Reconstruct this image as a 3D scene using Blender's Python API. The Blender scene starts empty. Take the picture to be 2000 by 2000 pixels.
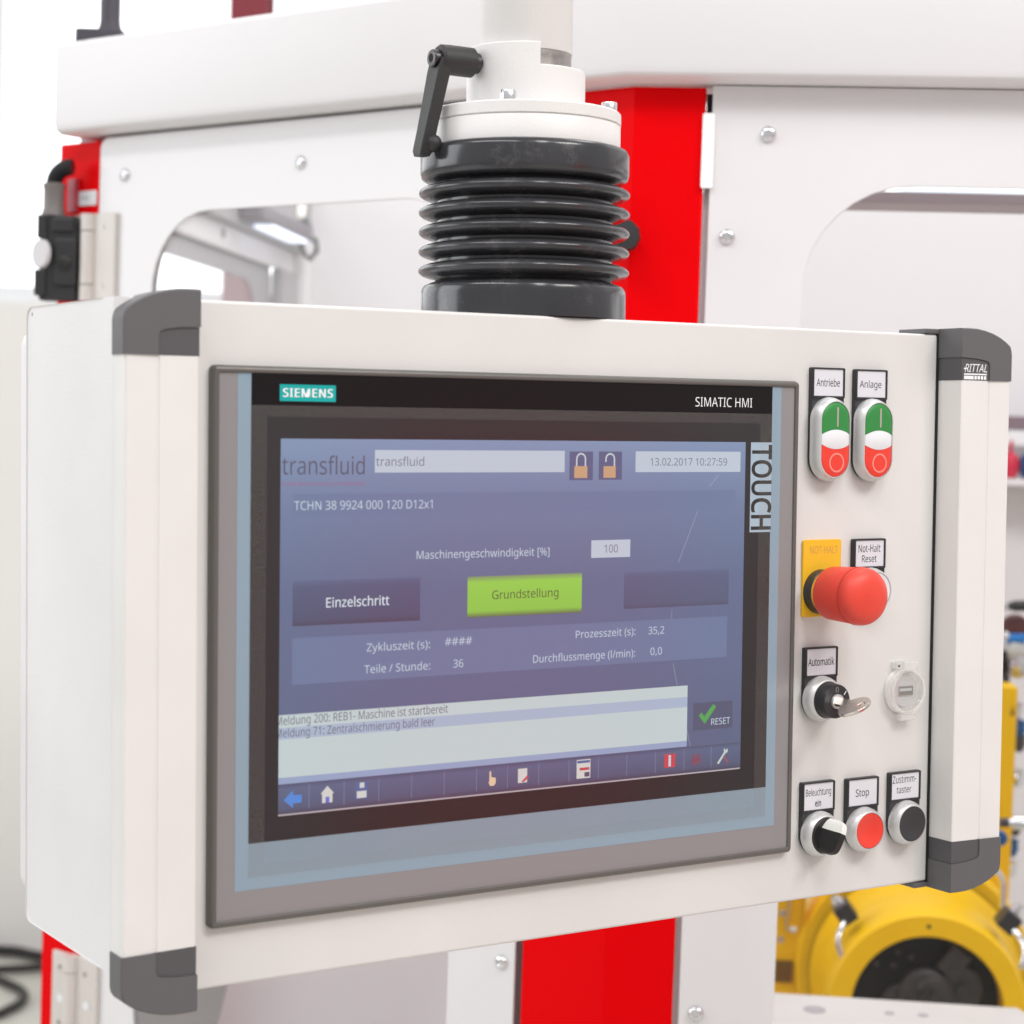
import bpy, bmesh, math, random
from mathutils import Vector, Matrix
random.seed(4)
SC = bpy.context.scene
COL = SC.collection
R = math.radians
PI = math.pi

# ------------------------------------------------------------------ camera, light, exposure
CAM_POS = Vector((0.0, 0.0, 1.55))
PITCH, ROLL = -0.042864925, R(1.92)
_r0 = Vector((1, 0, 0)); _f = Vector((0, math.cos(PITCH), math.sin(PITCH))); _u0 = _r0.cross(_f)
_r = math.cos(ROLL) * _r0 + math.sin(ROLL) * _u0
_u = -math.sin(ROLL) * _r0 + math.cos(ROLL) * _u0
cam = bpy.data.cameras.new('camera'); camo = bpy.data.objects.new('camera', cam); COL.objects.link(camo)
camo.matrix_world = Matrix(((_r.x, _u.x, -_f.x, CAM_POS.x), (_r.y, _u.y, -_f.y, CAM_POS.y), (_r.z, _u.z, -_f.z, CAM_POS.z), (0, 0, 0, 1)))
cam.sensor_width = 36.0; cam.lens = 36.0 * 3916.68 / 2000.0
cam.clip_start = 0.05; cam.clip_end = 200
cam.dof.use_dof = True; cam.dof.focus_distance = 1.31; cam.dof.aperture_fstop = 9.5
SC.camera = camo
SC.render.resolution_x = SC.render.resolution_y = 1024

w = bpy.data.worlds.new('World'); SC.world = w; w.use_nodes = True
w.node_tree.nodes['Background'].inputs[0].default_value = (1.0, 0.985, 0.975, 1)
w.node_tree.nodes['Background'].inputs[1].default_value = 0.635
SC.view_settings.view_transform = 'Standard'; SC.view_settings.look = 'None'
SC.view_settings.exposure = 0.0; SC.view_settings.gamma = 1.0

def area(name, loc, target, sx, sy, power, color=(1, 1, 1)):
    l = bpy.data.lights.new(name, 'AREA'); l.shape = 'RECTANGLE'; l.size = sx; l.size_y = sy
    l.energy = power; l.color = color
    o = bpy.data.objects.new(name, l); COL.objects.link(o); o.location = loc
    o.rotation_euler = (Vector(target) - Vector(loc)).to_track_quat('-Z', 'Y').to_euler()
    return o
area('hall_overhead_light', (2.6, -0.6, 4.4), (0.3, 1.4, 1.4), 1.7, 1.0, 82, (1, .97, .94))
area('hall_overhead_light', (0.7, -0.5, 3.6), (1.9, -0.1, 1.6), 1.6, 0.5, 32, (1, .99, 1))  # added lamp, unseen; lights the red cabinet for its screen reflection
area('hall_overhead_light', (-1.6, -0.3, 4.6), (0.0, 1.5, 1.4), 3.0, 0.5, 52, (1, .99, 1))
area('hall_overhead_light', (0.6, 2.7, 4.6), (0.6, 2.7, 1.0), 2.4, 1.2, 58, (1, .98, .97))
area('hall_window_light', (-4.5, 1.6, 2.6), (0.0, 1.6, 1.4), 2.5, 2.5, 72, (.93, .97, 1))

# ------------------------------------------------------------------ materials
def s2l(c):
    return tuple(((v / 255) / 12.92 if v / 255 <= .04045 else ((v / 255 + .055) / 1.055) ** 2.4) for v in c)
MATS = {}
def mat(name, rgb=None, rough=.5, metal=0., spec=.5, bump=0., bscale=400., mottle=0., mscale=3., coat=0., lin=None, emit=None, estr=1., trans=0., ior=1.45, alpha=1.):
    if name in MATS: return MATS[name]
    m = bpy.data.materials.new(name); m.use_nodes = True
    nt = m.node_tree; b = nt.nodes['Principled BSDF']
    c = lin if lin else s2l(rgb)
    b.inputs['Base Color'].default_value = (*c, 1)
    b.inputs['Roughness'].default_value = rough; b.inputs['Metallic'].default_value = metal
    b.inputs['Specular IOR Level'].default_value = spec
    b.inputs['Coat Weight'].default_value = coat
    b.inputs['Transmission Weight'].default_value = trans; b.inputs['IOR'].default_value = ior
    b.inputs['Alpha'].default_value = alpha
    if emit:
        b.inputs['Emission Color'].default_value = (*s2l(emit), 1); b.inputs['Emission Strength'].default_value = estr
    tc = nt.nodes.new('ShaderNodeTexCoord')
    if bump:
        n = nt.nodes.new('ShaderNodeTexNoise'); n.inputs['Scale'].default_value = bscale; n.inputs['Detail'].default_value = 3
        bp = nt.nodes.new('ShaderNodeBump'); bp.inputs['Strength'].default_value = bump; bp.inputs['Distance'].default_value = .0004
        nt.links.new(tc.outputs['Object'], n.inputs['Vector']); nt.links.new(n.outputs['Fac'], bp.inputs['Height'])
        nt.links.new(bp.outputs['Normal'], b.inputs['Normal'])
    if mottle:
        n = nt.nodes.new('ShaderNodeTexNoise'); n.inputs['Scale'].default_value = mscale; n.inputs['Detail'].default_value = 5
        mr = nt.nodes.new('ShaderNodeMapRange'); mr.inputs[1].default_value = .3; mr.inputs[2].default_value = .7
        mr.inputs[3].default_value = 1 - mottle; mr.inputs[4].default_value = 1 + mottle * .4
        hs = nt.nodes.new('ShaderNodeHueSaturation'); hs.inputs['Color'].default_value = (*c, 1)
        nt.links.new(tc.outputs['Object'], n.inputs['Vector']); nt.links.new(n.outputs['Fac'], mr.inputs[0])
        nt.links.new(mr.outputs[0], hs.inputs['Value']); nt.links.new(hs.outputs['Color'], b.inputs['Base Color'])
        mr2 = nt.nodes.new('ShaderNodeMapRange'); mr2.inputs[3].default_value = rough * .85; mr2.inputs[4].default_value = min(1, rough * 1.2)
        nt.links.new(n.outputs['Fac'], mr2.inputs[0]); nt.links.new(mr2.outputs[0], b.inputs['Roughness'])
    MATS[name] = m
    return m

def specked(name, lin, rough, bump, bscale, spot=(.25, .2, .17)):
    """powder-coated sheet with orange peel, faint smudges and a few tiny specks of dirt"""
    m = mat(name, lin=lin, rough=rough, bump=bump, bscale=bscale, mottle=.07, mscale=6)
    nt = m.node_tree; b = nt.nodes['Principled BSDF']
    src = b.inputs['Base Color'].links[0].from_socket
    tc = [n for n in nt.nodes if n.type == 'TEX_COORD'][0]
    v = nt.nodes.new('ShaderNodeTexVoronoi'); v.inputs['Scale'].default_value = 14; v.inputs['Randomness'].default_value = 1
    lt = nt.nodes.new('ShaderNodeMath'); lt.operation = 'LESS_THAN'; lt.inputs[1].default_value = .021
    n2 = nt.nodes.new('ShaderNodeTexNoise'); n2.inputs['Scale'].default_value = 9
    gt = nt.nodes.new('ShaderNodeMath'); gt.operation = 'GREATER_THAN'; gt.inputs[1].default_value = .52
    mu = nt.nodes.new('ShaderNodeMath'); mu.operation = 'MULTIPLY'
    mx = nt.nodes.new('ShaderNodeMixRGB'); mx.inputs[2].default_value = (*spot, 1)
    nt.links.new(tc.outputs['Object'], v.inputs['Vector']); nt.links.new(tc.outputs['Object'], n2.inputs['Vector'])
    nt.links.new(v.outputs['Distance'], lt.inputs[0]); nt.links.new(n2.outputs['Fac'], gt.inputs[0])
    nt.links.new(lt.outputs[0], mu.inputs[0]); nt.links.new(gt.outputs[0], mu.inputs[1])
    nt.links.new(mu.outputs[0], mx.inputs[0]); nt.links.new(src, mx.inputs[1]); nt.links.new(mx.outputs[0], b.inputs['Base Color'])
    return m

def screen(name, rgb, k=1.0):
    m = mat('screen_' + name, rgb=(4, 4, 5), rough=.32, spec=1., ior=1.6, emit=rgb, estr=k)
    return m

def grad_screen(name, z0, z1, cols):
    """backlit display picture whose own colours run from top to bottom"""
    m = mat('screen_' + name, rgb=(4, 4, 5), rough=.32, spec=1., ior=1.6, emit=(100, 100, 100))
    nt = m.node_tree; b = nt.nodes['Principled BSDF']
    g = nt.nodes.new('ShaderNodeNewGeometry'); tc = nt.nodes.new('ShaderNodeTexCoord')
    sp = nt.nodes.new('ShaderNodeSeparateXYZ'); nt.links.new(tc.outputs['Object'], sp.inputs[0])
    mr = nt.nodes.new('ShaderNodeMapRange'); mr.inputs[1].default_value = z0 * .001; mr.inputs[2].default_value = z1 * .001
    rp = nt.nodes.new('ShaderNodeValToRGB')
    nt.links.new(sp.outputs['Z'], mr.inputs[0]); nt.links.new(mr.outputs[0], rp.inputs[0]); nt.links.new(rp.outputs[0], b.inputs['Emission Color'])
    el = rp.color_ramp.elements
    while len(el) < len(cols): el.new(.5)
    for e, (p, c) in zip(el, cols): e.position = p; e.color = (*s2l(c), 1)
    return m

def clear(name, tint=.95, rough=.0, f0=.04, haze=0., hz=(.5, .5, .5), noise=None):
    """thin clear sheet: see-through, with a fresnel sheen and optional haze"""
    m = bpy.data.materials.new(name); m.use_nodes = True; nt = m.node_tree; nt.nodes.clear()
    out = nt.nodes.new('ShaderNodeOutputMaterial')
    t = nt.nodes.new('ShaderNodeBsdfTransparent'); t.inputs[0].default_value = (tint, tint, tint, 1)
    g = nt.nodes.new('ShaderNodeBsdfGlossy'); g.inputs['Roughness'].default_value = rough
    lw = nt.nodes.new('ShaderNodeLayerWeight'); lw.inputs[0].default_value = .5
    pw = nt.nodes.new('ShaderNodeMath'); pw.operation = 'POWER'; pw.inputs[1].default_value = 5
    fr = nt.nodes.new('ShaderNodeMapRange'); fr.inputs[3].default_value = f0; fr.inputs[4].default_value = 1.
    nt.links.new(lw.outputs['Facing'], pw.inputs[0]); nt.links.new(pw.outputs[0], fr.inputs[0])
    mx = nt.nodes.new('ShaderNodeMixShader')
    base = t.outputs[0]
    if haze:
        d = nt.nodes.new('ShaderNodeBsdfDiffuse'); d.inputs[0].default_value = (*hz, 1)
        m2 = nt.nodes.new('ShaderNodeMixShader'); m2.inputs[0].default_value = haze
        if noise:
            tc = nt.nodes.new('ShaderNodeTexCoord'); mp = nt.nodes.new('ShaderNodeMapping'); mp.inputs['Scale'].default_value = noise
            n = nt.nodes.new('ShaderNodeTexNoise'); n.inputs['Scale'].default_value = 1; n.inputs['Detail'].default_value = 6; n.inputs['Roughness'].default_value = .7
            mr = nt.nodes.new('ShaderNodeMapRange'); mr.inputs[1].default_value = .35; mr.inputs[2].default_value = .72
            mr.inputs[3].default_value = haze * .1; mr.inputs[4].default_value = haze * 2.6
            nt.links.new(tc.outputs['Object'], mp.inputs[0]); nt.links.new(mp.outputs[0], n.inputs['Vector'])
            nt.links.new(n.outputs['Fac'], mr.inputs[0]); nt.links.new(mr.outputs[0], m2.inputs[0])
        nt.links.new(t.outputs[0], m2.inputs[1]); nt.links.new(d.outputs[0], m2.inputs[2]); base = m2.outputs[0]
    nt.links.new(fr.outputs[0], mx.inputs[0]); nt.links.new(base, mx.inputs[1]); nt.links.new(g.outputs[0], mx.inputs[2])
    nt.links.new(mx.outputs[0], out.inputs[0])
    return m

M_BOX = specked('panel_powder_coat', (.705, .692, .680), .42, .25, 900)
M_SIDE = specked('housing_powder_coat', (.765, .755, .765), .5, .5, 700)
M_ALU = mat('handle_anodised', lin=(.755, .742, .73), rough=.36, mottle=.03, mscale=20)
M_CAP = mat('charcoal_cap_plastic', lin=(.115, .112, .118), rough=.55, bump=.5, bscale=1500)
M_CAPI = mat('charcoal_inset_plastic', lin=(.085, .084, .09), rough=.6, bump=.5, bscale=1500)
M_BLACK = mat('black_plastic', lin=(.018, .017, .017), rough=.42)
M_BLACK2 = mat('black_satin_plastic', lin=(.028, .028, .031), rough=.38, bump=.15, bscale=1500)
M_RUBBER = mat('dark_seal', lin=(.012, .012, .013), rough=.7)
M_SILVER = mat('matt_chrome_plastic', lin=(.66, .665, .665), rough=.42, metal=.55, bump=.1, bscale=2500)
M_PAPER = mat('legend_paper', lin=(.70, .70, .75), rough=.45)
M_INK = mat('dark_ink', lin=(.02, .024, .03), rough=.6)
M_REDCAP = mat('red_button_plastic', lin=(.80, .052, .033), rough=.36, mottle=.03, mscale=60)
M_MUSH = mat('mushroom_red_plastic', lin=(.76, .064, .040), rough=.42, bump=.12, bscale=500, mottle=.06, mscale=60)
M_GREEN = mat('green_button_plastic', lin=(.032, .24, .055), rough=.38, bump=.15, bscale=900)
M_LENS = mat('white_lens', lin=(.76, .77, .80), rough=.28)
M_SYMBOL = mat('engraved_symbol', lin=(.42, .37, .34), rough=.6)
M_SYMR = mat('engraved_ring', lin=(.80, .24, .20), rough=.6)
M_YELLOW = mat('yellow_plate', lin=(.86, .50, .022), rough=.4, bump=.15, bscale=900)
M_YELL2 = mat('pale_print', lin=(.60, .30, .10), rough=.5)
M_CHROME = mat('nickel_plated', lin=(.66, .61, .57), rough=.27, metal=1.)
M_CHROME2 = mat('zinc_plated_steel', lin=(.72, .73, .75), rough=.22, metal=1.)
M_STEEL = mat('bare_steel', lin=(.46, .43, .41), rough=.34, metal=1., bump=.6, bscale=900, mottle=.25, mscale=180)
M_BELLOWS = mat('glossy_grey_rubber', lin=(.037, .037, .042), rough=.18, spec=.6, mottle=.35, mscale=22)
M_ARM = specked('arm_powder_coat', (.76, .745, .735), .42, .35, 500, (.35, .25, .17))
M_LEVER = mat('black_lever_die_cast', lin=(.027, .026, .027), rough=.5, bump=.6, bscale=1100)
M_BURNISH = mat('burnished_steel', lin=(.09, .085, .09), rough=.32, metal=1.)
M_SOCKET = mat('hex_socket', lin=(.004, .004, .004), rough=.8)
M_FRAMEM = mat('touch_panel_frame', lin=(.135, .128, .120), rough=.34, metal=.25)
M_FACE = mat('mauve_grey_faceplate', lin=(.262, .252, .258), rough=.26, bump=.1, bscale=3000)
M_BLUE = mat('steel_blue_band', lin=(.255, .345, .425), rough=.26, bump=.1, bscale=3000)
M_MASK = mat('black_faceplate_print', lin=(.008, .007, .008), rough=.28, spec=.25, bump=.08, bscale=3000)
M_TEAL = mat('teal_badge', lin=(.0, .37, .36), rough=.35)
M_WPRINT = mat('white_print', lin=(.85, .86, .87), rough=.4)
M_TOUCHBG = mat('pale_blue_tag', lin=(.42, .55, .66), rough=.3)
M_RED = mat('signal_red_paint', lin=(.74, .0005, .0025), rough=.42, spec=.05, bump=.12, bscale=350)
M_WHITE = mat('machine_white_paint', lin=(.74, .725, .74), rough=.36, bump=.1, bscale=350, mottle=.025, mscale=4)
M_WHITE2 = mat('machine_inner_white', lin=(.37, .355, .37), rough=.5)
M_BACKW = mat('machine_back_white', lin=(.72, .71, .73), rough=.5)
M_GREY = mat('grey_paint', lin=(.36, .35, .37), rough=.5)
M_DGREY = mat('dark_grey_paint', lin=(.06, .055, .07), rough=.5)
M_HINGE = mat('hinge_coat', lin=(.62, .58, .55), rough=.4)
M_YEL = mat('bender_yellow_paint', lin=(.95, .575, .001), rough=.34, spec=.3, bump=.15, bscale=120, mottle=.05, mscale=15)
M_DARKM = mat('oily_dark_metal', lin=(.010, .009, .0095), rough=.45, metal=.4, mottle=.4, mscale=40)
M_DARKM2 = mat('worn_dark_metal', lin=(.075, .07, .07), rough=.4, metal=.6, mottle=.3, mscale=60)
M_CLEAR = clear('clear_polycarbonate', .95, .02, .045)
M_PANE = clear('guard_pane', .975, .0, .025)
M_HAZYPANE = clear('hazy_guard_pane', .99, .02, .014, .002, (.85, .82, .86))  # faint pale haze mixed in, standing for the hazy reflection on the pane

# ------------------------------------------------------------------ mesh builder
class MB:
    def __init__(s, fr=None): s.bm = bmesh.new(); s.fr = fr or (lambda a, b, c: Vector((a, b, c)))
    def v(s, a, b, c): return s.bm.verts.new(s.fr(a, b, c))
    def face(s, vs):
        try: return s.bm.faces.new(vs)
        except ValueError: return None
    def box(s, a0, a1, b0, b1, c0, c1):
        q = [s.v(a, b, c) for a in (a0, a1) for b in (b0, b1) for c in (c0, c1)]
        for i in ((0, 1, 3, 2), (4, 6, 7, 5), (0, 4, 5, 1), (2, 3, 7, 6), (0, 2, 6, 4), (1, 5, 7, 3)): s.face([q[j] for j in i])
        return s
    def prism(s, poly, b0, b1, bf=None):
        """polygon in (a,c) extruded along b; bf(a,c) gives the b of the front face instead of b0"""
        F = [s.v(a, bf(a, c) if bf else b0, c) for a, c in poly]; Bk = [s.v(a, b1, c) for a, c in poly]
        s.face(F); s.face(Bk[::-1]); n = len(poly)
        for i in range(n): s.face([F[i], F[(i + 1) % n], Bk[(i + 1) % n], Bk[i]])
        return s
    def prism_c(s, poly, c0, c1):
        """polygon in (a,b) extruded along c"""
        F = [s.v(a, b, c0) for a, b in poly]; Bk = [s.v(a, b, c1) for a, b in poly]
        s.face(F); s.face(Bk[::-1]); n = len(poly)
        for i in range(n): s.face([F[i], F[(i + 1) % n], Bk[(i + 1) % n], Bk[i]])
        return s
    def ring(s, outer, inner, b0, b1):
        n = len(outer); L = [[s.v(a, b, c) for a, c in lp] for lp in (outer, inner) for b in (b0, b1)]
        of, ob, jf, jb = L
        for i in range(n):
            k = (i + 1) % n
            s.face([of[i], of[k], jf[k], jf[i]]); s.face([ob[i], jb[i], jb[k], ob[k]])
            s.face([of[i], ob[i], ob[k], of[k]]); s.face([jf[i], jf[k], jb[k], jb[i]])
        return s
    def sheet(s, poly, b): s.face([s.v(a, b, c) for a, c in poly]); return s
    def rect(s, a0, a1, c0, c1, b): return s.sheet([(a0, c0), (a1, c0), (a1, c1), (a0, c1)], b)
    def loops(s, loops, close0=True, close1=True):
        L = [[s.v(*p) for p in lp] for lp in loops]; n = len(L[0])
        for A, B in zip(L, L[1:]):
            for i in range(n): s.face([A[i], A[(i + 1) % n], B[(i + 1) % n], B[i]])
        if close0: s.face(L[0][::-1])
        if close1: s.face(L[-1])
        return s
    def lathe(s, o, ax, prof, n=40, c0=True, c1=True, half=0., hdir=None, arc=None):
        """profile of (radius, height) turned about axis ax through o; half>0 stretches it to a stadium along hdir"""
        o = Vector(o); ax = Vector(ax).normalized()
        if hdir: e = Vector(hdir).normalized()
        else: e = ax.orthogonal().normalized()
        f = ax.cross(e)
        lps = []
        for r, h in prof:
            lp = []
            for i in range(n):
                t = 2 * PI * (i + .5) / n
                x, y = r * math.cos(t), r * math.sin(t)
                sh = half * (1 if x > 0 else -1) if half else 0
                lp.append(o + ax * h + e * (x + sh) + f * y)
            lps.append(lp)
        return s.loops(lps, c0, c1)
    def tube(s, pts, r, n=12, caps=True):
        pts = [Vector(p) for p in pts]; lps = []; e = None
        for i, p in enumerate(pts):
            t = (pts[min(i + 1, len(pts) - 1)] - pts[max(i - 1, 0)]).normalized()
            if e is None: e = t.orthogonal().normalized()
            else: e = (e - t * e.dot(t)).normalized()
            f = t.cross(e); rr = r[i] if isinstance(r, (list, tuple)) else r
            lps.append([p + (e * math.cos(2 * PI * k / n) + f * math.sin(2 * PI * k / n)) * rr for k in range(n)])
        return s.loops(lps, caps, caps)
    def sphere(s, o, r, n=16):
        prof = [(r * math.sin(PI * (i + .0) / 10) if 0 < i < 10 else r * .02, -r * math.cos(PI * i / 10)) for i in range(11)]
        return s.lathe(o, (0, 0, 1), prof, n)
    def build(s, name, m, parent=None, smooth=30, bevel=0., bseg=2, label=None, recalc=True):
        if recalc: bmesh.ops.recalc_face_normals(s.bm, faces=s.bm.faces[:])
        me = bpy.data.meshes.new(name); s.bm.to_mesh(me); s.bm.free()
        if smooth:
            me.polygons.foreach_set('use_smooth', [True] * len(me.polygons)); me.set_sharp_from_angle(angle=R(smooth))
        me.materials.append(m)
        o = bpy.data.objects.new(name, me); COL.objects.link(o)
        if parent: o.parent = parent
        if label: o['label'] = label
        if bevel:
            bv = o.modifiers.new('bevel', 'BEVEL'); bv.width = bevel; bv.segments = bseg; bv.limit_method = 'ANGLE'; bv.angle_limit = R(40)
        return o

def rrect(x0, x1, z0, z1, r, n=8):
    """rounded rectangle, r one radius or four (bl, br, tr, tl)"""
    rs = r if isinstance(r, (tuple, list)) else (r,) * 4
    P = []
    for (cx, cz, a0, q) in ((x0, z0, PI, rs[0]), (x1, z0, 1.5 * PI, rs[1]), (x1, z1, 0, rs[2]), (x0, z1, .5 * PI, rs[3])):
        ox = cx + q * (1 if cx == x0 else -1); oz = cz + q * (1 if cz == z0 else -1)
        for i in range(n + 1):
            t = a0 + .5 * PI * i / n; P.append((ox + q * math.cos(t), oz + q * math.sin(t)))
    return P

def circle(cx, cz, r, n=32): return [(cx + r * math.cos(2 * PI * i / n), cz + r * math.sin(2 * PI * i / n)) for i in range(n)]

def thing(name, label, cat, loc=(0, 0, 0), mw=None, group=None):
    o = bpy.data.objects.new(name, None); COL.objects.link(o); o.empty_display_size = .05
    if mw is not None: o.matrix_world = mw
    else: o.location = loc
    o['label'] = label; o['category'] = cat
    if group: o['group'] = group
    return o
def tag(o, label, cat, group=None):
    o['label'] = label; o['category'] = cat
    if group: o['group'] = group
    return o

# lettering ---------------------------------------------------------------
import os
def _font(n):
    try: return bpy.data.fonts.load(os.path.join(bpy.utils.system_resource('DATAFILES', path='fonts'), n))   # Blender's own bundled typefaces
    except Exception: return None
F_SCREEN = F_PRINT = _font('NotoSansMath-Regular.woff2')
def _text_mesh(txt, bold=0., shear=0., space=1., font=None):
    cu = bpy.data.curves.new('t', 'FONT'); cu.body = txt
    if font: cu.font = font
    cu.materials.clear(); cu.size = 1; cu.offset = bold; cu.shear = shear; cu.space_character = space
    cu.resolution_u = 3
    o = bpy.data.objects.new('t', cu); COL.objects.link(o)
    bpy.context.view_layer.update()
    me = bpy.data.meshes.new_from_object(o.evaluated_get(bpy.context.evaluated_depsgraph_get()))
    bpy.data.objects.remove(o); bpy.data.curves.remove(cu)
    return me
CAPH = {f: max(v.co.y for v in _text_mesh('H', font=f).vertices) for f in {F_SCREEN, F_PRINT}}
def text(name, txt, x0, x1, z, h, b, m, parent, bold=0., shear=0., fr=None, turn=False, space=1., label=None, font=-1, smear=0.):
    """letters from x0 to x1 on baseline z with capital height h, as flat print at depth b"""
    font = F_PRINT if font == -1 else font
    me = _text_mesh(txt, bold, shear, space, font)
    if smear:                                     # heavy type: the letters laid three times side by side, a hair apart in depth
        bb = bmesh.new()
        for k in (-1, 0, 1):
            bb.from_mesh(me)
            bb.verts.ensure_lookup_table()
            for v in list(bb.verts)[-len(me.vertices):]: v.co.x += k * smear * h * .02; v.co.z = k * .01
        bb.to_mesh(me); bb.free()
    xs = [v.co.x for v in me.vertices]; lo, hi = min(xs), max(xs)
    for v in me.vertices:
        tx = (v.co.x - lo) / (hi - lo); ty = v.co.y / CAPH[font]
        if turn: p = (z + ty * h, b, x0 + tx * (x1 - x0))
        else: p = (x0 + tx * (x1 - x0), b + v.co.z, z + ty * h)
        v.co = fr(*p) if fr else Vector(p) * .001
    me.materials.clear(); me.materials.append(m); me.name = name
    o = bpy.data.objects.new(name, me); COL.objects.link(o); o.parent = parent
    if label: o['label'] = label
    return o

# ------------------------------------------------------------------ frames of reference
T = Matrix(((0.844625396841628, -0.5349352886603261, -0.02126442936021943, 0.008816691579827231),
            (0.5350560978392587, 0.8448165316037375, -9.698282543185721e-06, 1.2046822338867105),
            (0.017969729412205003, -0.011369471180515848, 0.9997738864112862, 1.4268449716222518), (0, 0, 0, 1)))
T = Matrix.Translation(T.to_translation()) @ T.to_3x3().normalized().to_4x4()
mm = lambda a, b, c: Vector((a, b, c)) * .001          # operator panel, millimetres: a right, b into the panel, c up

# ================================================================== STRUCTURE: floor, hall wall
def struct(name, mb, m, parent=None, **k):
    o = mb.build(name, m, parent, **k)
    if not parent: o['kind'] = 'structure'
    return o
M_FLOOR = mat('sealed_concrete_floor', lin=(.60, .59, .53), rough=.45, mottle=.12, mscale=2)
M_WALLP = mat('hall_wall_paint', lin=(.82, .80, .775), rough=.7, mottle=.04, mscale=.6)
M_DAY = mat('bright_window_daylight', rgb=(250, 252, 255), emit=(250, 253, 255), estr=1.55)
M_FRAMEW = mat('window_frame_white', lin=(.8, .82, .84), rough=.4)
mb = MB(); mb.sheet([(-14, 0), (14, 0), (14, 14), (-14, 14)], 0); mb.bm.clear()
mb.face([mb.v(-16, -12, 0), mb.v(16, -12, 0), mb.v(16, 12, 0), mb.v(-16, 12, 0)])
struct('floor', mb, M_FLOOR, smooth=0)
WY = 5.66
mb = MB(); mb.box(-9, 9, WY, WY + .25, 0, 1.85); mb.box(-9, 9, WY, WY + .25, 4.6, 5.4)
wall = struct('hall_wall', mb, M_WALLP, smooth=0)
for i in range(4):
    x0 = -9 + i * 4.5
    mb = MB(); mb.box(x0 + .05, x0 + 4.45, WY + .12, WY + .14, 1.9, 4.55); wp = mb.build('window', M_DAY, wall, smooth=0)
    mb = MB(); mb.ring(rrect(x0, x0 + 4.5, 1.852, 4.598, .002, 1), rrect(x0 + .05, x0 + 4.45, 1.9, 4.55, .002, 1), WY + .05, WY + .13)
    for xm in (1.5, 3.0): mb.box(x0 + xm - .02, x0 + xm + .02, WY + .06, WY + .115, 1.9, 4.55)
    mb.build('window_frame', M_FRAMEW, wp, smooth=0)

# a red steel column of the hall in front of the windows
mb = MB(); cx = -.675; cy = 4.95
mb.box(cx - .047, cx + .047, cy - .06, cy - .048, 0, 5); mb.box(cx - .047, cx + .047, cy + .048, cy + .06, 0, 5); mb.box(cx - .006, cx + .006, cy - .048, cy + .048, 0, 5)
tag(mb.build('steel_column', mat('faded_red_primer', lin=(.20, .024, .035), rough=.6), smooth=0), 'dark red steel column of the hall in front of the bright windows', 'column')

# ================================================================== MACHINE GUARD CABINET
C0 = Vector((.0966, 1.80, 0))
A51 = R(51.5); dl = Vector((-math.sin(A51), math.cos(A51), 0)); nl = Vector((-math.cos(A51), -math.sin(A51), 0))
e1 = Vector((math.sin(R(96)), math.cos(R(96)), 0)); e2 = Vector((math.sin(R(6)), math.cos(R(6)), 0)); UP = Vector((0, 0, 1))
FL = lambda s, b, z: dl * s - nl * b + UP * z         # left (door) face: s leftwards from the corner fold, b inwards
FR = lambda s, b, z: e1 * s + e2 * b + UP * z         # right face: s rightwards from the fold, b inwards
P0 = dl * .80
FW = lambda t, b, z: P0 + e2 * t - e1 * b + UP * z    # left end wall, t going back
B0 = P0 + e2 * 1.25
FB = lambda s, b, z: B0 + e1 * s + e2 * b + UP * z    # back wall
cab = thing('machine_cabinet', 'white and red sheet metal machine cabinet with windowed doors behind the control panel', 'machine', C0)

# roof beam, folded at the corner, rounded lower lip
def beam_poly(fr, s0, s1, name):
    mb = MB(fr)
    prof = [(-.026, 1.9585), (-.03, 1.955), (-.03, 1.868), (-.027, 1.8605), (-.020, 1.8585), (.10, 1.8585), (.10, 1.9600), (-.020, 1.9600)]
    mb.loops([[(s0, b, c) for b, c in prof], [(s1, b, c) for b, c in prof]])
    return mb.build(name, M_WHITE, cab, smooth=50)
tilt = .03 * math.tan(R((180 - 147.5) / 2))
mbm = MB()
prof = [(-.024, 1.9597), (-.03, 1.955), (-.03, 1.870), (-.0275, 1.8620), (-.020, 1.8585), (.10, 1.8585), (.10, 1.9600), (-.018, 1.9600)]
bis = (nl - e2).normalized(); half = R((180 - 147.5) / 2)
lpA = [FL(.773, b, c) for b, c in prof]
lpB = [bis * (-b / math.cos(half)) + UP * c for b, c in prof]
lpC = [FR(1.3, b, c + .095 * 0) for b, c in prof]
mbm.loops([lpA, lpB, lpC])
mbm.build('roof_beam', M_WHITE, cab, smooth=40, bevel=.002)
mb = MB(FR); mb.box(-.01, 1.3, -.028, .09, 1.9615, 2.35); mb.build('upper_fascia', M_WHITE, cab, smooth=0, bevel=.003, label='white fascia above the beam on the right')

# corner column, bent sheet
mb = MB()
o1 = [FL(.094, .03, 0), FL(.094, 0, 0), bis * 0, FR(.0637, 0, 0), FR(.0637, .03, 0), FR(.060, .03, 0), FR(.060, .004, 0), bis * -.0042, FL(.090, .004, 0), FL(.090, .03, 0)]
mb.loops([[p + UP * z for p in o1] for z in (.1, 1.8555)])
mb.build('corner_column', M_RED, cab, smooth=20, bevel=.0018, label='bright red folded corner column')
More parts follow.
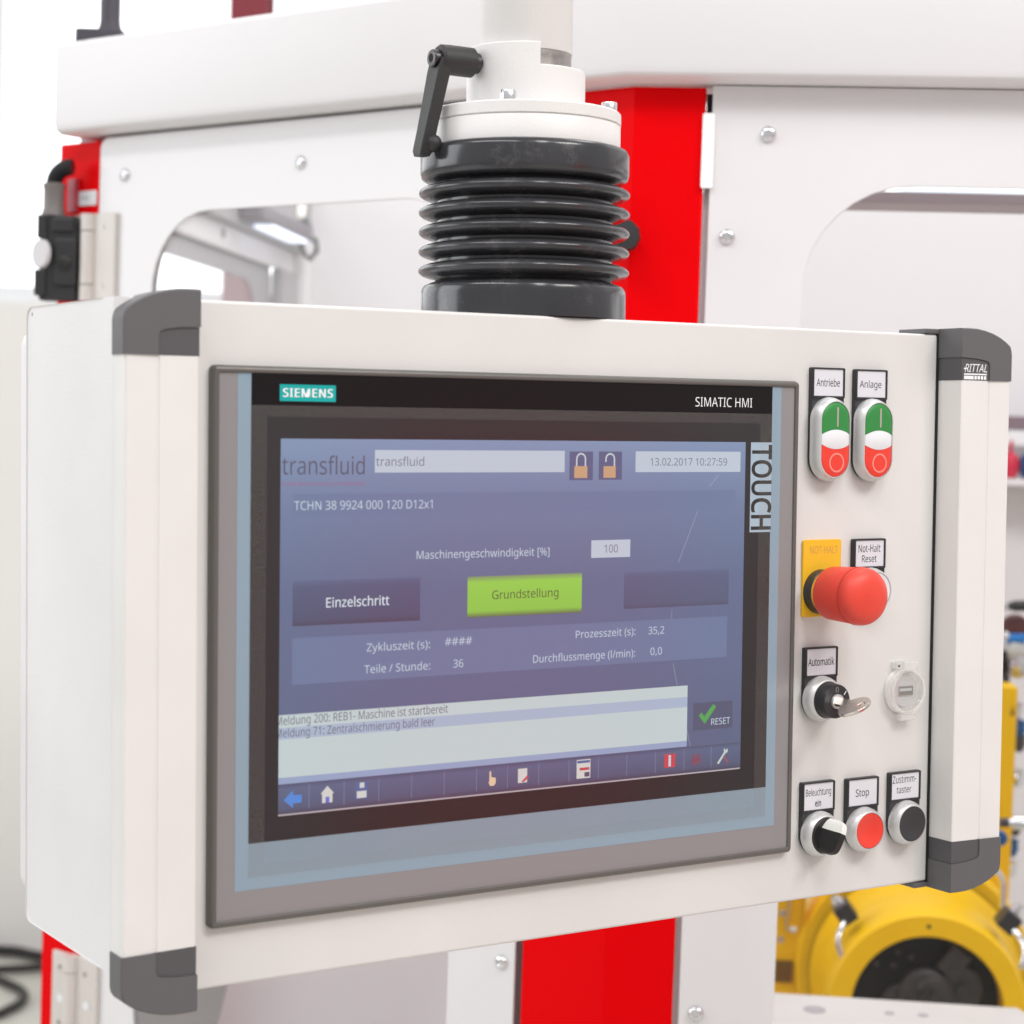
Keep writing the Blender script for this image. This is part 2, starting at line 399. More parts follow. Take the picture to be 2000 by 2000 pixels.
# dark seal strip beside the column, inner liner behind the gap on the right
mb = MB(FL); mb.box(.0945, .1015, .012, .02, .1, 1.852); mb.build('door_seal', M_RUBBER, cab, smooth=0)
mb = MB(FR); mb.box(.0642, .075, .010, .014, .1, 1.832); mb.build('inner_liner', M_LENS, cab, smooth=0)
mb = MB(FR); mb.box(.0642, .0695, .010, .014, 1.8325, 1.8515); mb.build('gap_seal', M_RUBBER, cab, smooth=0)
mb = MB(FR); mb.prism(rrect(.0615, .0722, 1.7665, 1.8325, .0018, 3), -.004, -.0005); mb.build('bright_gap_strip', mat('bright_gap_white', lin=(.9, .92, .93), rough=.3, emit=(255, 255, 255), estr=.0), cab, smooth=40)  # bright light through the slot, put in as a white strip

# left door with rounded window
mb = MB(FL)
mb.ring(rrect(.1025, .7275, .35, 1.855, .012, 8), rrect(.184, .637, .80, 1.768, .088, 8), 0, .0025)
door = mb.build('door', M_WHITE, cab, smooth=40, bevel=.0012, label='white door with a large rounded window')
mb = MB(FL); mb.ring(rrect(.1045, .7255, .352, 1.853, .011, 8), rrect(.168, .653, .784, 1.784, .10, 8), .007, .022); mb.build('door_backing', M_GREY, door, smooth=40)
mb = MB(FL); mb.prism(rrect(.172, .649, .786, 1.780, .094, 8), .0027, .0060); mb.build('window_pane', M_PANE, door, smooth=40)

def screw_at(fr, s, z, r, par, b=0.):
    mb = MB(fr); mb.lathe((s, b, z), (0, -1, 0), [(r, 0), (r, r * .12), (r * .93, r * .35), (r * .72, r * .58), (r * .45, r * .68), (r * .43, r * .68), (r * .40, r * .42)], 20, True, True)
    o = mb.build('screw', M_CHROME2, par, smooth=35)
    mb = MB(fr); mb.lathe((s, b - r * .43, z), (0, -1, 0), [(r * .40, 0), (r * .40, r * .02)], 6); mb.build('hex_socket', M_DGREY, o, smooth=0) if False else mb.bm.free()
    return o
for s, z in ((.684, 1.812), (.4133, 1.8108), (.1176, 1.0445)): screw_at(FL, s, z, .0070, door)

# left red post with label
mb = MB(FL); mb.box(.729, .800, .002, .06, .1, 1.853)
post = mb.build('left_post', M_RED, cab, smooth=0, bevel=.002, label='red post at the hinge side of the door')
mb = MB(FL); mb.prism(rrect(.7335, .7640, 1.7815, 1.7980, .002, 3), .0008, .0019); st = mb.build('sticker', M_LENS, post, smooth=0)
mb = MB(FL)
for k in range(5): mb.rect(.7600 - k * .0030, .7580 - k * .0030, 1.7890, 1.7908, .0006)
mb.build('sticker_print', M_GREY, post, smooth=0)
mb = MB(FL); mb.box(.765, .778, -.004, .0015, 1.775, 1.812); mb.build('switch_bracket', mat('bracket_red_reflection', lin=(.45, .05, .075), rough=.4), post, smooth=0)  # bracket colour carries the red reflection

def hinge(z0, z1, holes):
    mb = MB(FL); mb.box(.693, .7285, -.006, -.0005, z0, z1); h = mb.build('hinge', M_HINGE, cab, smooth=0, bevel=.001)
    mb = MB(FL); mb.box(.741, .770, -.006, -.0005, z0 + .001, z1 - .001); mb.build('hinge_leaf', M_HINGE, h, smooth=0, bevel=.001)
    ks = [z0, z0 + .0195, z1 - .0195, z1] if False else [z1, z1 - .0195, z1 - .079, z1 - .098]
    for zt, zb in zip(ks, ks[1:]):
        mb = MB(FL); mb.lathe((.7350, -.008, zb + .0005), (0, 0, 1), [(.0085, 0), (.0085, zt - zb - .001)], 24); mb.build('hinge_knuckle', M_HINGE, h)
    for z in holes:
        for s in (.7160 - .004, .756):
            mb = MB(FL); mb.lathe((s, -.0062, z), (0, -1, 0), [(.0028, 0), (.0028, .0004), (.0012, .0001)], 12); mb.build('hinge_screw', M_STEEL, h)
hinge(1.674, 1.771, (1.7548, 1.690))
hinge(.836, .934, (.9155, .852))
hg = [o for o in COL.objects if o.name.startswith('hinge') and o.parent == cab][-1]
for s in (.708, .754):
    mb = MB(FL); mb.lathe((s, -.0064, .8805), (0, -1, 0), [(.0052, 0), (.0052, .0006), (.0046, .0004)], 18); mb.build('hinge_bolt_hole', M_LENS, hg)

# right front panel with window
mb = MB(FR)
mb.ring(rrect(.0695, 1.25, .35, 1.8575, .002, 8), rrect(.1545, 1.16, .86, 1.7720, .095, 8), 0, .0025)
fp = mb.build('front_panel', M_WHITE, cab, smooth=40, bevel=.0010, label='white front panel with a large rounded window')
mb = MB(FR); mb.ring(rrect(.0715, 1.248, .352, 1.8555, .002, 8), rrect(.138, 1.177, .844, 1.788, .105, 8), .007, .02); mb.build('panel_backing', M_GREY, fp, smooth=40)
mb = MB(FR); mb.prism(rrect(.146, 1.17, .85, 1.780, .097, 8), .0027, .0060); mb.build('window_pane', M_HAZYPANE, fp, smooth=40)
for s, z in ((.1197, 1.8154), (.0866, 1.7244), (.0850, 1.0257)): screw_at(FR, s, z, .0072, fp)

# knob on the red column
mb = MB(FR); mb.lathe((-.0035, -.001, 1.7205), (0, -1, 0), [(.009, 0), (.009, .010), (.0135, .012), (.0148, .016), (.0148, .030), (.0135, .033), (.004, .034)], 10)
mb.build('latch_knob', M_BLACK2, cab, smooth=25)

# end wall (left) with its own windowed door, back wall and interior fittings
mb = MB(FW)
mb.ring(rrect(.02, 1.075, .3, 1.797, .004, 8), rrect(.10, .985, .80, 1.770, .085, 8), 0, .003)
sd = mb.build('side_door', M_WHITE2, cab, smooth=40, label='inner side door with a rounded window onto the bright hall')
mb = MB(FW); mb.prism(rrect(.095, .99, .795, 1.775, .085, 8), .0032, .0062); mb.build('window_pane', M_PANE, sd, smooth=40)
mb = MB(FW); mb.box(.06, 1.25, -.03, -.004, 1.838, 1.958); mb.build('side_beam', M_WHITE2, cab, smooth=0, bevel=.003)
mb = MB(FW); mb.box(0, 1.25, -.012, .0, 1.800, 1.8385); mb.build('side_rail', M_WHITE, cab, smooth=0, bevel=.004)
mb = MB(FW); mb.box(0, 1.09, .0042, .0075, 1.790, 1.812); mb.build('door_seal', M_GREY, sd, smooth=0)
mb = MB(FW); mb.box(1.060, 1.10, .0042, .0075, .3, 1.7895); mb.build('door_seal', M_GREY, sd, smooth=0)
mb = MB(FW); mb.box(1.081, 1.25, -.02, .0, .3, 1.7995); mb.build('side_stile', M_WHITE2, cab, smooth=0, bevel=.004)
mb = MB(FW); mb.lathe((.705, -.0125, 1.822), (0, -1, 0), [(.007, 0), (.007, .003)], 14); mb.build('side_rail_bolt', M_GREY, cab)
mb = MB(FB); mb.box(-.02, 2.4, 0, .02, .3, 1.958); mb.build('back_wall', M_BACKW, cab, smooth=0)
mb = MB(FB); mb.box(-.01, .035, -.05, -.001, .3, 1.86); mb.build('corner_post', M_WHITE, cab, smooth=0, bevel=.006)
mb = MB(FW); mb.box(.72, 1.09, -.068, -.032, 1.846, 1.872); lam = mb.build('cabinet_lamp', mat('lamp_mauve', lin=(.16, .13, .15), rough=.5), cab, smooth=0, bevel=.006)
mb = MB(FW); mb.box(.80, 1.05, -.066, -.036, 1.8405, 1.8455); mb.build('lamp_cover', mat('lamp_cover_lit', rgb=(235, 242, 255), emit=(225, 235, 255), estr=1.1), lam, smooth=0)
mb = MB(FB); mb.lathe((.026, -.10, 1.888), (0, 0, 1), [(.006, 0), (.013, .006), (.0145, .02), (.0145, .06)], 16)
bl = mb.build('beacon', mat('white_glass_beacon', rgb=(252, 252, 245), rough=.3, emit=(255, 253, 240), estr=.35), cab)
mb = MB(FB); mb.lathe((.042, -.10, 1.862), (-.6, 0, 1), [(.014, 0), (.017, .004), (.017, .026)], 14); mb.build('beacon_socket', M_BLACK, bl)
mb = MB(FB); mb.tube([(.044, -.1, 1.864), (.060, -.1, 1.854), (.062, -.1, 1.836), (.050, -.1, 1.822), (.040, -.1, 1.832), (.034, -.1, 1.850)], .0045, 8); mb.build('beacon_cable', M_BLACK, bl)
# interior lamp along the top of the right window
mb = MB(FR); mb.box(.13, 1.2, .28, .36, 1.7895, 1.8015); lt = mb.build('window_lamp', mat('lamp_channel', lin=(.42, .37, .40), rough=.5), cab, smooth=0, bevel=.002)
mb = MB(FR); mb.box(.262, 1.19, .285, .35, 1.8018, 1.8120); mb.build('lamp_tube', mat('lamp_tube_lit', rgb=(235, 245, 250), emit=(228, 242, 248), estr=1.1), lt, smooth=0, bevel=.003)
# inner bent sheet low behind the door window
mb = MB(FL)
pts = [(.70, .03), (.62, .06), (.57, .10), (.50, .13), (.36, .15), (.12, .15)]
lp0 = [(s, b, .3) for s, b in pts] + [(s, b + .004, .3) for s, b in pts[::-1]]
lp1 = [(s, b + .20, .95) for s, b in pts] + [(s, b + .204, .95) for s, b in pts[::-1]]
mb.loops([lp0, lp1]); mb.build('inner_splash_sheet', M_WHITE, cab, smooth=60)

# safety switch beside the post
SWX, SWY = Vector((-.5235, 2.262, 0)) - C0, 0
FS = lambda a, b, c: SWX + nl.cross(UP).normalized() * 0 + Vector((1, 0, 0)) * a + Vector((0, 1, 0)) * b + UP * c
mb = MB(FS)
mb.box(-.0140, .0270, -.012, .016, 1.673, 1.768)
mb.box(-.0165, -.0060, -.016, .012, 1.742, 1.768); mb.box(-.0185, -.0060, -.016, .012, 1.678, 1.707)
mb.box(.0, .024, -.016, -.012, 1.75, 1.765); mb.box(.004, .028, -.0165, -.012, 1.69, 1.742)
sw = mb.build('safety_switch', M_BLACK2, cab, smooth=0, bevel=.0015, label='black door safety switch on the red post')
mb = MB(FS); mb.lathe((-.0105, -.010, 1.7245), (-.70, -.71, 0), [(.0165, 0), (.0165, .004), (.0155, .005)], 28); mb.build('switch_badge', mat('badge_white', lin=(.6, .58, .6), rough=.5), sw)
mb = MB(FS); mb.lathe((.015, -.0165, 1.715), (0, -1, 0), [(.008, 0), (.008, .002), (.006, .003)], 18); mb.build('switch_screw_cover', M_BLACK, sw)
mb = MB(FS); mb.lathe((-.002, 0, 1.768), (0, 0, 1), [(.0135, 0), (.0125, .006), (.0115, .008), (.0115, .030), (.0125, .032), (.0125, .036), (.009, .037)], 20); mb.build('cable_gland', mat('grey_gland', lin=(.17, .155, .15), rough=.45), sw)
mb = MB(FS)
hp = []; 
for i in range(41):
    t = i / 40; a = t * PI * .5
    hp.append((-.002 + .021 * (1 - math.cos(a)), .0 - .004 * t, 1.804 + .019 * math.sin(a)))
mb.tube(hp, [.0085 + .0009 * (i % 2) for i in range(41)], 14); mb.build('corrugated_hose', M_BLACK2, sw, smooth=60)

# grey signal post standing on the roof beam
mb = MB(); q = C0 + FL(.752, .03, 0); SP = lambda a, b, c: Vector((a, b, c))
sp = thing('signal_post', 'dark grey tubular post with flat foot standing on the left end of the roof beam', 'post', (q.x, q.y, 1.9605))
mb = MB(); mb.lathe((0, 0, .012), (0, 0, 1), [(.0140, .008), (.0120, .016), (.0115, .02), (.0115, .6)], 24); mb.build('pole', M_DGREY, sp)
mb = MB(); mb.prism_c(rrect(-.036, .018, -.02, .02, .005, 4), 0, .020); mb.build('foot_plate', M_DGREY, sp, bevel=.002)

# ================================================================== YELLOW BENDING MACHINE (seen through the right window)
ben = thing('tube_bending_machine', 'yellow tube bending machine head with dark round opening inside the cabinet', 'machine', C0)
cx, cz = .373, .8275
AX = (0, 1, 0)
mb = MB(FR)
N = 56
def ringpts(r, d): return [(cx + r * math.cos(2 * PI * i / N), d, cz + r * math.sin(2 * PI * i / N)) for i in range(N)]
mb.loops([ringpts(.0956, .80), ringpts(.0956, .752), ringpts(.0975, .75), ringpts(.122, .75), ringpts(.1245, .753), ringpts(.128, .86), ringpts(.132, .90), ringpts(.140, .918)], False, False)
mb.build('ring_housing', M_YEL, ben, smooth=40, label='yellow ring around the dark opening')
mb = MB(FR); mb.loops([ringpts(.156, .93), ringpts(.159, .934), ringpts(.159, 1.02), ringpts(.15, 1.022)], True, True); mb.build('drum', M_YEL, ben, smooth=40)
mb = MB(FR); mb.lathe((cx, .81, cz), (0, -1, 0), [(.0958, -.01), (.0958, 0)], 48); fd = mb.build('face_disc', M_DARKM, ben)
for (dx, dz, r, h) in ((.0, .0, .034, .03), (.010, .004, .022, .036), (-.03, -.015, .025, .018), (.045, .01, .028, .02)):
    mb = MB(FR); mb.lathe((cx + dx, .80, cz + dz + .012), (0, -1, 0), [(r, 0), (r, h * .6), (r * .8, h * .7), (r * .75, h * .7), (r * .3, h * .72), (r * .25, h)], 26); mb.build('roller', M_DARKM2, fd)
mb = MB(FR)
poly = [(cx + .012, cz + .052), (cx + .034, cz + .082), (cx + .056, cz + .064), (cx + .034, cz + .036)]
mb.prism(poly, .775, .80); mb.build('tool_holder', M_DARKM2, fd, smooth=0, bevel=.002)
for dx, dz in ((-.062, .045), (-.04, .045), (-.018, .056), (.032, .062), (-.035, .062)):
    mb = MB(FR); mb.lathe((cx + dx, .80, cz + dz), (0, -1, 0), [(.0036, 0), (.0036, .004), (.002, .0045)], 10); mb.build('bolt', M_DARKM2, fd)
mb = MB(FR); mb.lathe((.3705, .7505, .9365), (0, -1, 0), [(.0028, 0), (.0028, .0008), (.0012, .0006)], 12); mb.build('grub_screw', M_DARKM, ben)
def clampblock(s, z, ang, tube, name_lbl):
    mb = MB(lambda a, b, c: FR(s + a * math.cos(ang) - c * math.sin(ang), .80 + b, z + a * math.sin(ang) + c * math.cos(ang)))
    mb.box(-.0115, .0115, -.018, .018, -.0125, .0125); k = mb.build('clamp_block', M_BLACK2, ben, smooth=0, bevel=.001, label=name_lbl)
    mb = MB(lambda a, b, c: FR(s + a * math.cos(ang) - c * math.sin(ang), .80 + b, z + a * math.sin(ang) + c * math.cos(ang)))
    mb.lathe((0, 0, .0125), (0, 0, 1), [(.0075, 0), (.0075, .007), (.005, .009), (.005, .014)], 14); mb.build('fitting', M_CHROME2, k)
    mb = MB(FR); mb.tube(tube, .0042, 12); mb.build('elbow_tube', M_CHROME2, k)
clampblock(.2690, .9370, R(38), [(.269, .79, .930), (.2640, .775, .924), (.2598, .768, .914), (.2596, .764, .904), (.2625, .762, .895), (.2670, .762, .888)], 'left black clamp block on the yellow ring')
clampblock(.4750, .9390, R(-38), [(.478, .79, .932), (.4860, .775, .925), (.4920, .768, .915), (.4925, .764, .904), (.4900, .762, .895), (.4860, .762, .888)], 'right black clamp block on the yellow ring')
mb = MB(FR); mb.tube([(.440, .82, 1.002), (.450, .81, 1.0035), (.458, .80, 1.001), (.4640, .80, .994), (.4668, .80, .984), (.4670, .80, .955)], .0042, 12); mb.build('coolant_tube', M_CHROME2, ben)
# side plates behind on the left, with bolts and a small pipe
mb = MB(FR); mb.box(.10, .2235, .955, .975, .5, 1.02); mb.box(.2235, .2255, .93, .975, .5, 1.0); pl = mb.build('side_plate', M_YEL, ben, smooth=0, bevel=.001)
for s, z in ((.1940, .895), (.1935, .8585)):
    mb = MB(FR); mb.lathe((s, .955, z), (0, -1, 0), [(.0045, 0), (.0045, .004), (.002, .0045)], 12); mb.build('bolt', M_CHROME2, pl)
mb = MB(FR); mb.box(.1995 - .012, .1995 + .011, .949, .9545, .800, .829); mb.build('recess_cover', mat('dark_brown_plate', lin=(.16, .075, .004), rough=.5), pl, smooth=0)  # plain dark brown rectangle on the yellow side plate
mb = MB(FR); mb.tube([(.2035, .945, .93), (.203, .945, .90), (.2005, .945, .88), (.2015, .945, .8745), (.2125, .945, .8755)], .0028, 10); mb.build('lubrication_pipe', M_CHROME, pl)
mb = MB(FR); mb.lathe((.2060, .9435, .8750), (1, 0, 0), [(.0042, 0), (.0042, .008)], 12); mb.build('pipe_nut', M_LENS, pl)
# upright on the right
mb = MB(FR); mb.box(.468, .5045, 1.0, 1.06, .5, 1.2145); uc = mb.build('upright', M_YEL, ben, smooth=0, bevel=.002, label='yellow upright on the right')
mb = MB(FR)
mb.prism([(.4945, 1.176), (.5020, 1.176), (.4985, 1.189)], .9985, .9995); mb.build('warning_triangle', mat('faded_triangle', lin=(.36, .20, .004), rough=.5), uc, smooth=0)
mb = MB(FR); mb.lathe((.4735, .90, 1.026), (0, -1, 0), [(.010, 0), (.010, .012), (.0075, .016)], 16); mb.build('valve_handle', mat('blue_plastic', lin=(.0, .09, .30), rough=.35), ben)
mb = MB(FR); mb.tube([(.474, .905, 1.0445), (.486, .905, 1.045)], .0062, 14); mb.build('fitting', M_DGREY, ben)
mb = MB(FR); mb.tube([(.484, .905, 1.0450), (.4905, .905, 1.0452), (.491, .905, 1.0452), (.53, .905, 1.047)], [.0055, .0055, .0095, .0095], 16); mb.build('hydraulic_rod', M_CHROME2, ben)
# fittings to the right of the upright
mb = MB(FR)
mb.tube([(.508, 1.15, 1.22), (.510, 1.15, 1.15), (.516, 1.15, 1.10), (.513, 1.15, 1.03), (.520, 1.15, .96), (.516, 1.15, .90)], .006, 10)
mb.build('hydraulic_hose', M_BLACK2, ben)
for z, m_ in ((1.170, M_CHROME2), (1.125, M_DGREY), (1.075, M_CHROME2), (1.005, M_DARKM2), (.975, mat('blue_plastic', lin=(.0, .09, .30), rough=.35)), (.945, M_CHROME2), (1.145, mat('blue_plastic'))):
    mb = MB(FR); mb.lathe((.519 + .004 * math.sin(z * 90), 1.09, z), (.3, -.2, 1), [(.008, -.011), (.010, -.008), (.010, .004), (.007, .006), (.007, .013)], 12); mb.build('fitting', m_, ben)
# valve cluster above
mb = MB(FR); mb.lathe((.5170, 1.10, 1.234), (-.35, -1, 0), [(.0175, -.012), (.0185, 0), (.0175, .006), (.011, .008), (.010, .011), (.003, .013)], 24); mb.build('pressure_cap', M_CHROME2, ben)
mb = MB(FR); mb.lathe((.5150, 1.11, 1.254), (-1, -.5, .2), [(.019, -.01), (.020, 0), (.016, .016), (.009, .02)], 24); mb.build('cap_ring', mat('pale_grey_plastic', lin=(.55, .57, .55), rough=.4), ben)
mb = MB(FR); mb.sphere((.4965, 1.09, 1.277), .0058, 14); mb.build('ball_tip', M_LENS, ben)
mb = MB(FR); mb.tube([(.500, 1.10, 1.271), (.525, 1.10, 1.273)], .0075, 14); mb.build('blue_coupling', mat('bright_blue', lin=(.006, .20, .62), rough=.3), ben)
mb = MB(FR); mb.lathe((.5150, 1.12, 1.284), (0, -1, 0), [(.021, -.01), (.021, 0), (.017, .004)], 24); mb.build('brown_cover', mat('brown_red_cover', lin=(.10, .022, .018), rough=.45), ben)
mb = MB(FR); mb.tube([(.470, 1.10, 1.3155), (.502, 1.10, 1.3180)], .0042, 12); mb.build('guide_rod', M_CHROME2, ben)
mb = MB(FR); mb.tube([(.500, 1.10, 1.3180), (.506, 1.10, 1.3182), (.507, 1.10, 1.3184), (.53, 1.10, 1.320)], [.006, .006, .008, .008], 12); mb.build('rod_grip', M_BLACK, ben)
mb = MB(FR); mb.box(.487, .500, 1.09, 1.12, 1.2195, 1.255); mb.build('valve_body', M_DARKM, ben, smooth=0, bevel=.002)

# bed plate in front of the bender
bed = thing('machine_bed', 'white bed plate with sunk screw slots in front of the yellow ring', 'machine bed', C0)
mb = MB(FR); mb.prism_c([(.10, .03), (.475, .03), (.475, .40), (.447, .50), (.10, .50)], .84, .910); mb.build('bed_plate', mat('bed_plate_paint', lin=(.60, .58, .57), rough=.4, mottle=.06, mscale=10), bed, smooth=0, bevel=.002)
for s, d, a in ((.215, .44, .0125), (.298, .445, .0055), (.335, .445, .0060)):
    mb = MB(FR); mb.prism_c([(s + a * math.cos(2 * PI * i / 20), d + a * 1.15 * math.sin(2 * PI * i / 20)) for i in range(20)], .9085, .9106); mb.build('slot', M_GREY, bed, smooth=0)

# shelf with handled tools on the back wall
shf = thing('tool_shelf', 'white wall shelf at the right edge behind the control panel', 'shelf', C0)
mb = MB(FR); mb.box(.50, 1.1, 1.57, 1.68, 1.480, 1.4905); mb.build('shelf_board', M_WHITE, shf, smooth=0)
mb = MB(FR); mb.box(.50, 1.1, 1.60, 1.66, 1.574, 1.594); mb.build('shelf_rail', mat('mauve_rail', lin=(.20, .14, .17), rough=.5), shf, smooth=0)
mb = MB(FR); mb.box(.50, 1.1, 1.60, 1.65, 1.546, 1.570); mb.build('shelf_strip', M_LENS, shf, smooth=0)
for s, m_, nm in ((.5640, mat('crimson_knob', lin=(.55, .012, .05), rough=.35), 'crimson round knob standing on the white wall shelf'), (.5925, mat('dark_blue_knob', lin=(.005, .05, .16), rough=.35), 'dark blue round knob standing on the white wall shelf')):
    mb = MB(); mb.lathe((0, 0, 0), (0, 0, 1), [(.008, 0), (.0125, .006), (.0145, .016), (.0145, .028), (.0115, .038), (.004, .042), (.003, .05), (.003, .062)], 20)
    o = mb.build('round_knob', m_); o.location = C0 + FR(s, 1.60, 1.4912); tag(o, nm, 'knob')

# cables lying on the floor
def cable(name, pts, r, lbl):
    P = []
    for i in range(len(pts) - 1):
        p0, p1, p2, p3 = (Vector(pts[max(0, min(len(pts) - 1, i + k))]) for k in (-1, 0, 1, 2))
        for j in range(8):
            t = j / 8; P.append(.5 * ((2 * p1) + (p2 - p0) * t + (2 * p0 - 5 * p1 + 4 * p2 - p3) * t * t + (3 * p1 - p0 - 3 * p2 + p3) * t ** 3))
    P.append(Vector(pts[-1])); b = P[0].copy()
    mb = MB(); mb.tube([p - b for p in P], r, 10); o = mb.build(name, M_BLACK); o.location = b; tag(o, lbl, 'cable')
cable('floor_cable', [(-2.2, 5.60, .02), (-1.6, 5.60, .02), (-1.38, 5.61, .02), (-1.25, 5.56, .02), (-1.0, 5.60, .02)], .015, 'thick black cable along the foot of the hall wall')
cable('floor_cable', [(-2.2, 5.46, .018), (-1.5, 5.42, .018), (-1.32, 5.44, .018), (-1.20, 5.49, .018), (-.98, 5.52, .018)], .011, 'thin black cable running beside the one at the wall foot')
cable('floor_cable', [(-1.9, 5.36, .015), (-1.42, 5.36, .015), (-1.30, 5.30, .015), (-1.235, 5.20, .015), (-1.245, 5.08, .015), (-1.32, 5.00, .015), (-1.7, 4.96, .015)], .0115, 'black cable looped into a bend on the floor')

rc = thing('added_red_cabinet', 'red cabinet added out of view for its reflection in the touch screen', 'cabinet', (2.35, .02, 0))
mb = MB(); mb.box(-.02, .26, -.30, .30, .08, 1.60); mb.build('body', mat('added_cabinet_red', lin=(.95, .004, .012), rough=.5), rc, smooth=0, bevel=.004)
mb = MB(); mb.box(-.025, -.0205, -.29, .29, .3, 1.55); mb.build('cabinet_door', mat('added_cabinet_red', lin=(.95, .004, .012), rough=.5), rc, smooth=0, bevel=.002)
mb = MB(); mb.box(0, .24, -.27, .27, 0, .08); mb.build('plinth', M_DGREY, rc, smooth=0)
mb = MB(); mb.box(-.04, -.0255, .22, .235, 1.0, 1.12); mb.build('handle', M_BLACK, rc, smooth=0, bevel=.002)
# the red cabinet above is added, unseen, to tint the touch screen's reflection
# ================================================================== CONTROL PANEL
pan = thing('control_panel', 'grey control box with large touch screen, buttons and charcoal cornered handles below the arm', 'control panel', mw=T)
XL, XR = -264., 380.
mb = MB(mm)
def body_loop(x, g=0.):
    g *= .25
    pts = [(4, -171 + g), (4, 188.7 - g)]
    for i in range(7):
        a = .5 * PI * i / 6; pts.append((120 - g + 8 * math.sin(a), 180.7 - g + 8 * math.cos(a)))
    for i in range(7):
        a = .5 * PI * i / 6; pts.append((120 - g + 8 * math.cos(a), -163 + g - 8 * math.sin(a)))
    return [(x, b, c) for b, c in pts]
mb.loops([body_loop(XL + .8, .8), body_loop(XL, 0), body_loop(XR, 0), body_loop(XR - .8, .8)])
mb.box(XL, -238, -10.4, 5, -171, 188.7); mb.box(352, XR, -10.4, 5, -171, 188.7)
mb.build('housing', M_SIDE, pan, smooth=35)
mb = MB(mm)
lp = rrect(XL + .5, XR - .5, -158, 178, 12, 6)
mb.loops([[(a, 129.2, c) for a, c in lp], [(a, 138, c) for a, c in lp], [(a * .999 + .06, 139.5, c * .997) for a, c in lp]])
mb.build('rear_cover', M_SIDE, pan, smooth=40)
mb = MB(mm); mb.box(-252, 337.5, 0, 3.5, -189.5, 189.8); mb.build('front_plate', M_BOX, pan, smooth=50, bevel=.0022, bseg=4)
mb = MB(mm); mb.box(335.2, 337.1, -1.0, 6, -190.0, 190.0); mb.build('seal_strip', M_RUBBER, pan, smooth=0)
mb = MB(mm); mb.box(-252, -220.7, -1.0, -.1, -189, 188); mb.build('seal_strip', M_RUBBER, pan, smooth=0)

def handle(xi, sgn, lbl):
    # u runs outwards from the inner edge (0) to the outer edge (43)
    X = lambda u: xi + sgn * u
    W = 43.0
    prof = [(0, 0), (0, -22.4), (.6, -23), (22.6, -24.5), (23.2, -23.9), (24.2, -23.9), (24.8, -24.6), (W - 1.4, -26.2), (W - .4, -25.6), (W, -24.4), (W, -10.6), (W - 6, -10.6), (W - 6, 0)]
    mb = MB(mm); mb.prism_c([(X(u), b) for u, b in prof], -160, 160)
    h = mb.build('handle_strip', M_ALU, pan, smooth=25, label=lbl)
    fy = lambda u: -23.8 - 3.2 * min(max(u, 0), W) / W
    for sz, nm in ((1, 'upper'), (-1, 'lower')):
        Z = lambda c: sz * c
        out = [(-.8, 158.2), (-.8, 193.6), (6, 193.7), (13, 193.4), (20, 192.3), (27, 190.4), (33, 188.0), (38, 185.2), (41.5, 182.6), (43.2, 180.0), (43.8, 176.5), (43.8, 158.2)]
        ins = [(-.8, 158.2), (23.6, 158.2), (23.6, 168.2), (22.8, 170.4), (20.4, 171.6), (12, 172.9), (-.8, 173.5)]
        # L-shaped shell around the inset
        shell = [(23.8, 158.2), (43.8, 158.2), (43.8, 176.5), (43.2, 180.0), (41.5, 182.6), (38, 185.2), (33, 188.0), (27, 190.4), (20, 192.3), (13, 193.4), (6, 193.7), (-.8, 193.6), (-.8, 173.7), (12, 173.1), (20.5, 171.8), (23.0, 170.6), (23.8, 168.2)]
        mb = MB(mm)
        # front face with a soft outer edge: two loops
        F0 = [(X(u), fy(u) + .9, Z(c)) for u, c in shell]
        cxu, czu = 28, 182
        F1 = [(X(u + (.9 if u < 0 else 0) * 0 - (.9 if u > 43 else 0)), fy(u), Z(c - (.8 if c > 176 and u > -1 else 0))) for u, c in shell]
        Bk = [(X(u), 3.4 if u < 30 else -8.0, Z(c)) for u, c in shell]
        Bk = [(X(u), -10.5 if u > 30 else 0, Z(c)) for u, c in shell]
        mb.loops([F1, F0, Bk])
        mb.build('corner_cap', M_CAP, h, smooth=28)
        mb = MB(mm); mb.prism([(X(u), Z(c)) for u, c in ins], 0, .0, lambda a, c: fy((a - xi) * sgn) + .8) if False else None
        G0 = [(X(u + (.5 if u < 0 else 0)), fy(u) + .8, Z(c)) for u, c in ins]; G1 = [(X(u + (.5 if u < 0 else 0)), -.2, Z(c)) for u, c in ins]
        mb.loops([G0, G1]); mb.build('cap_inset', M_CAPI, h, smooth=28)
        # lip lying over the edge of the box
        if sgn < 0: continue
        mb = MB(mm); mb.box(*sorted((X(-13), X(.6))), -1.0, 26, *sorted((Z(190.1), Z(193.55)))); mb.box(*sorted((X(.6), X(40))), 0.2, 26, *sorted((Z(190.1), Z(193.0)))) if False else None
        mb.build('cap_lip', M_CAP, h, smooth=0, bevel=.0008)
    return h
hl = handle(-221.0, -1, 'left handle strip with charcoal end caps')
hr = handle(337.2, 1, 'right handle strip with charcoal end caps and a small white logo')
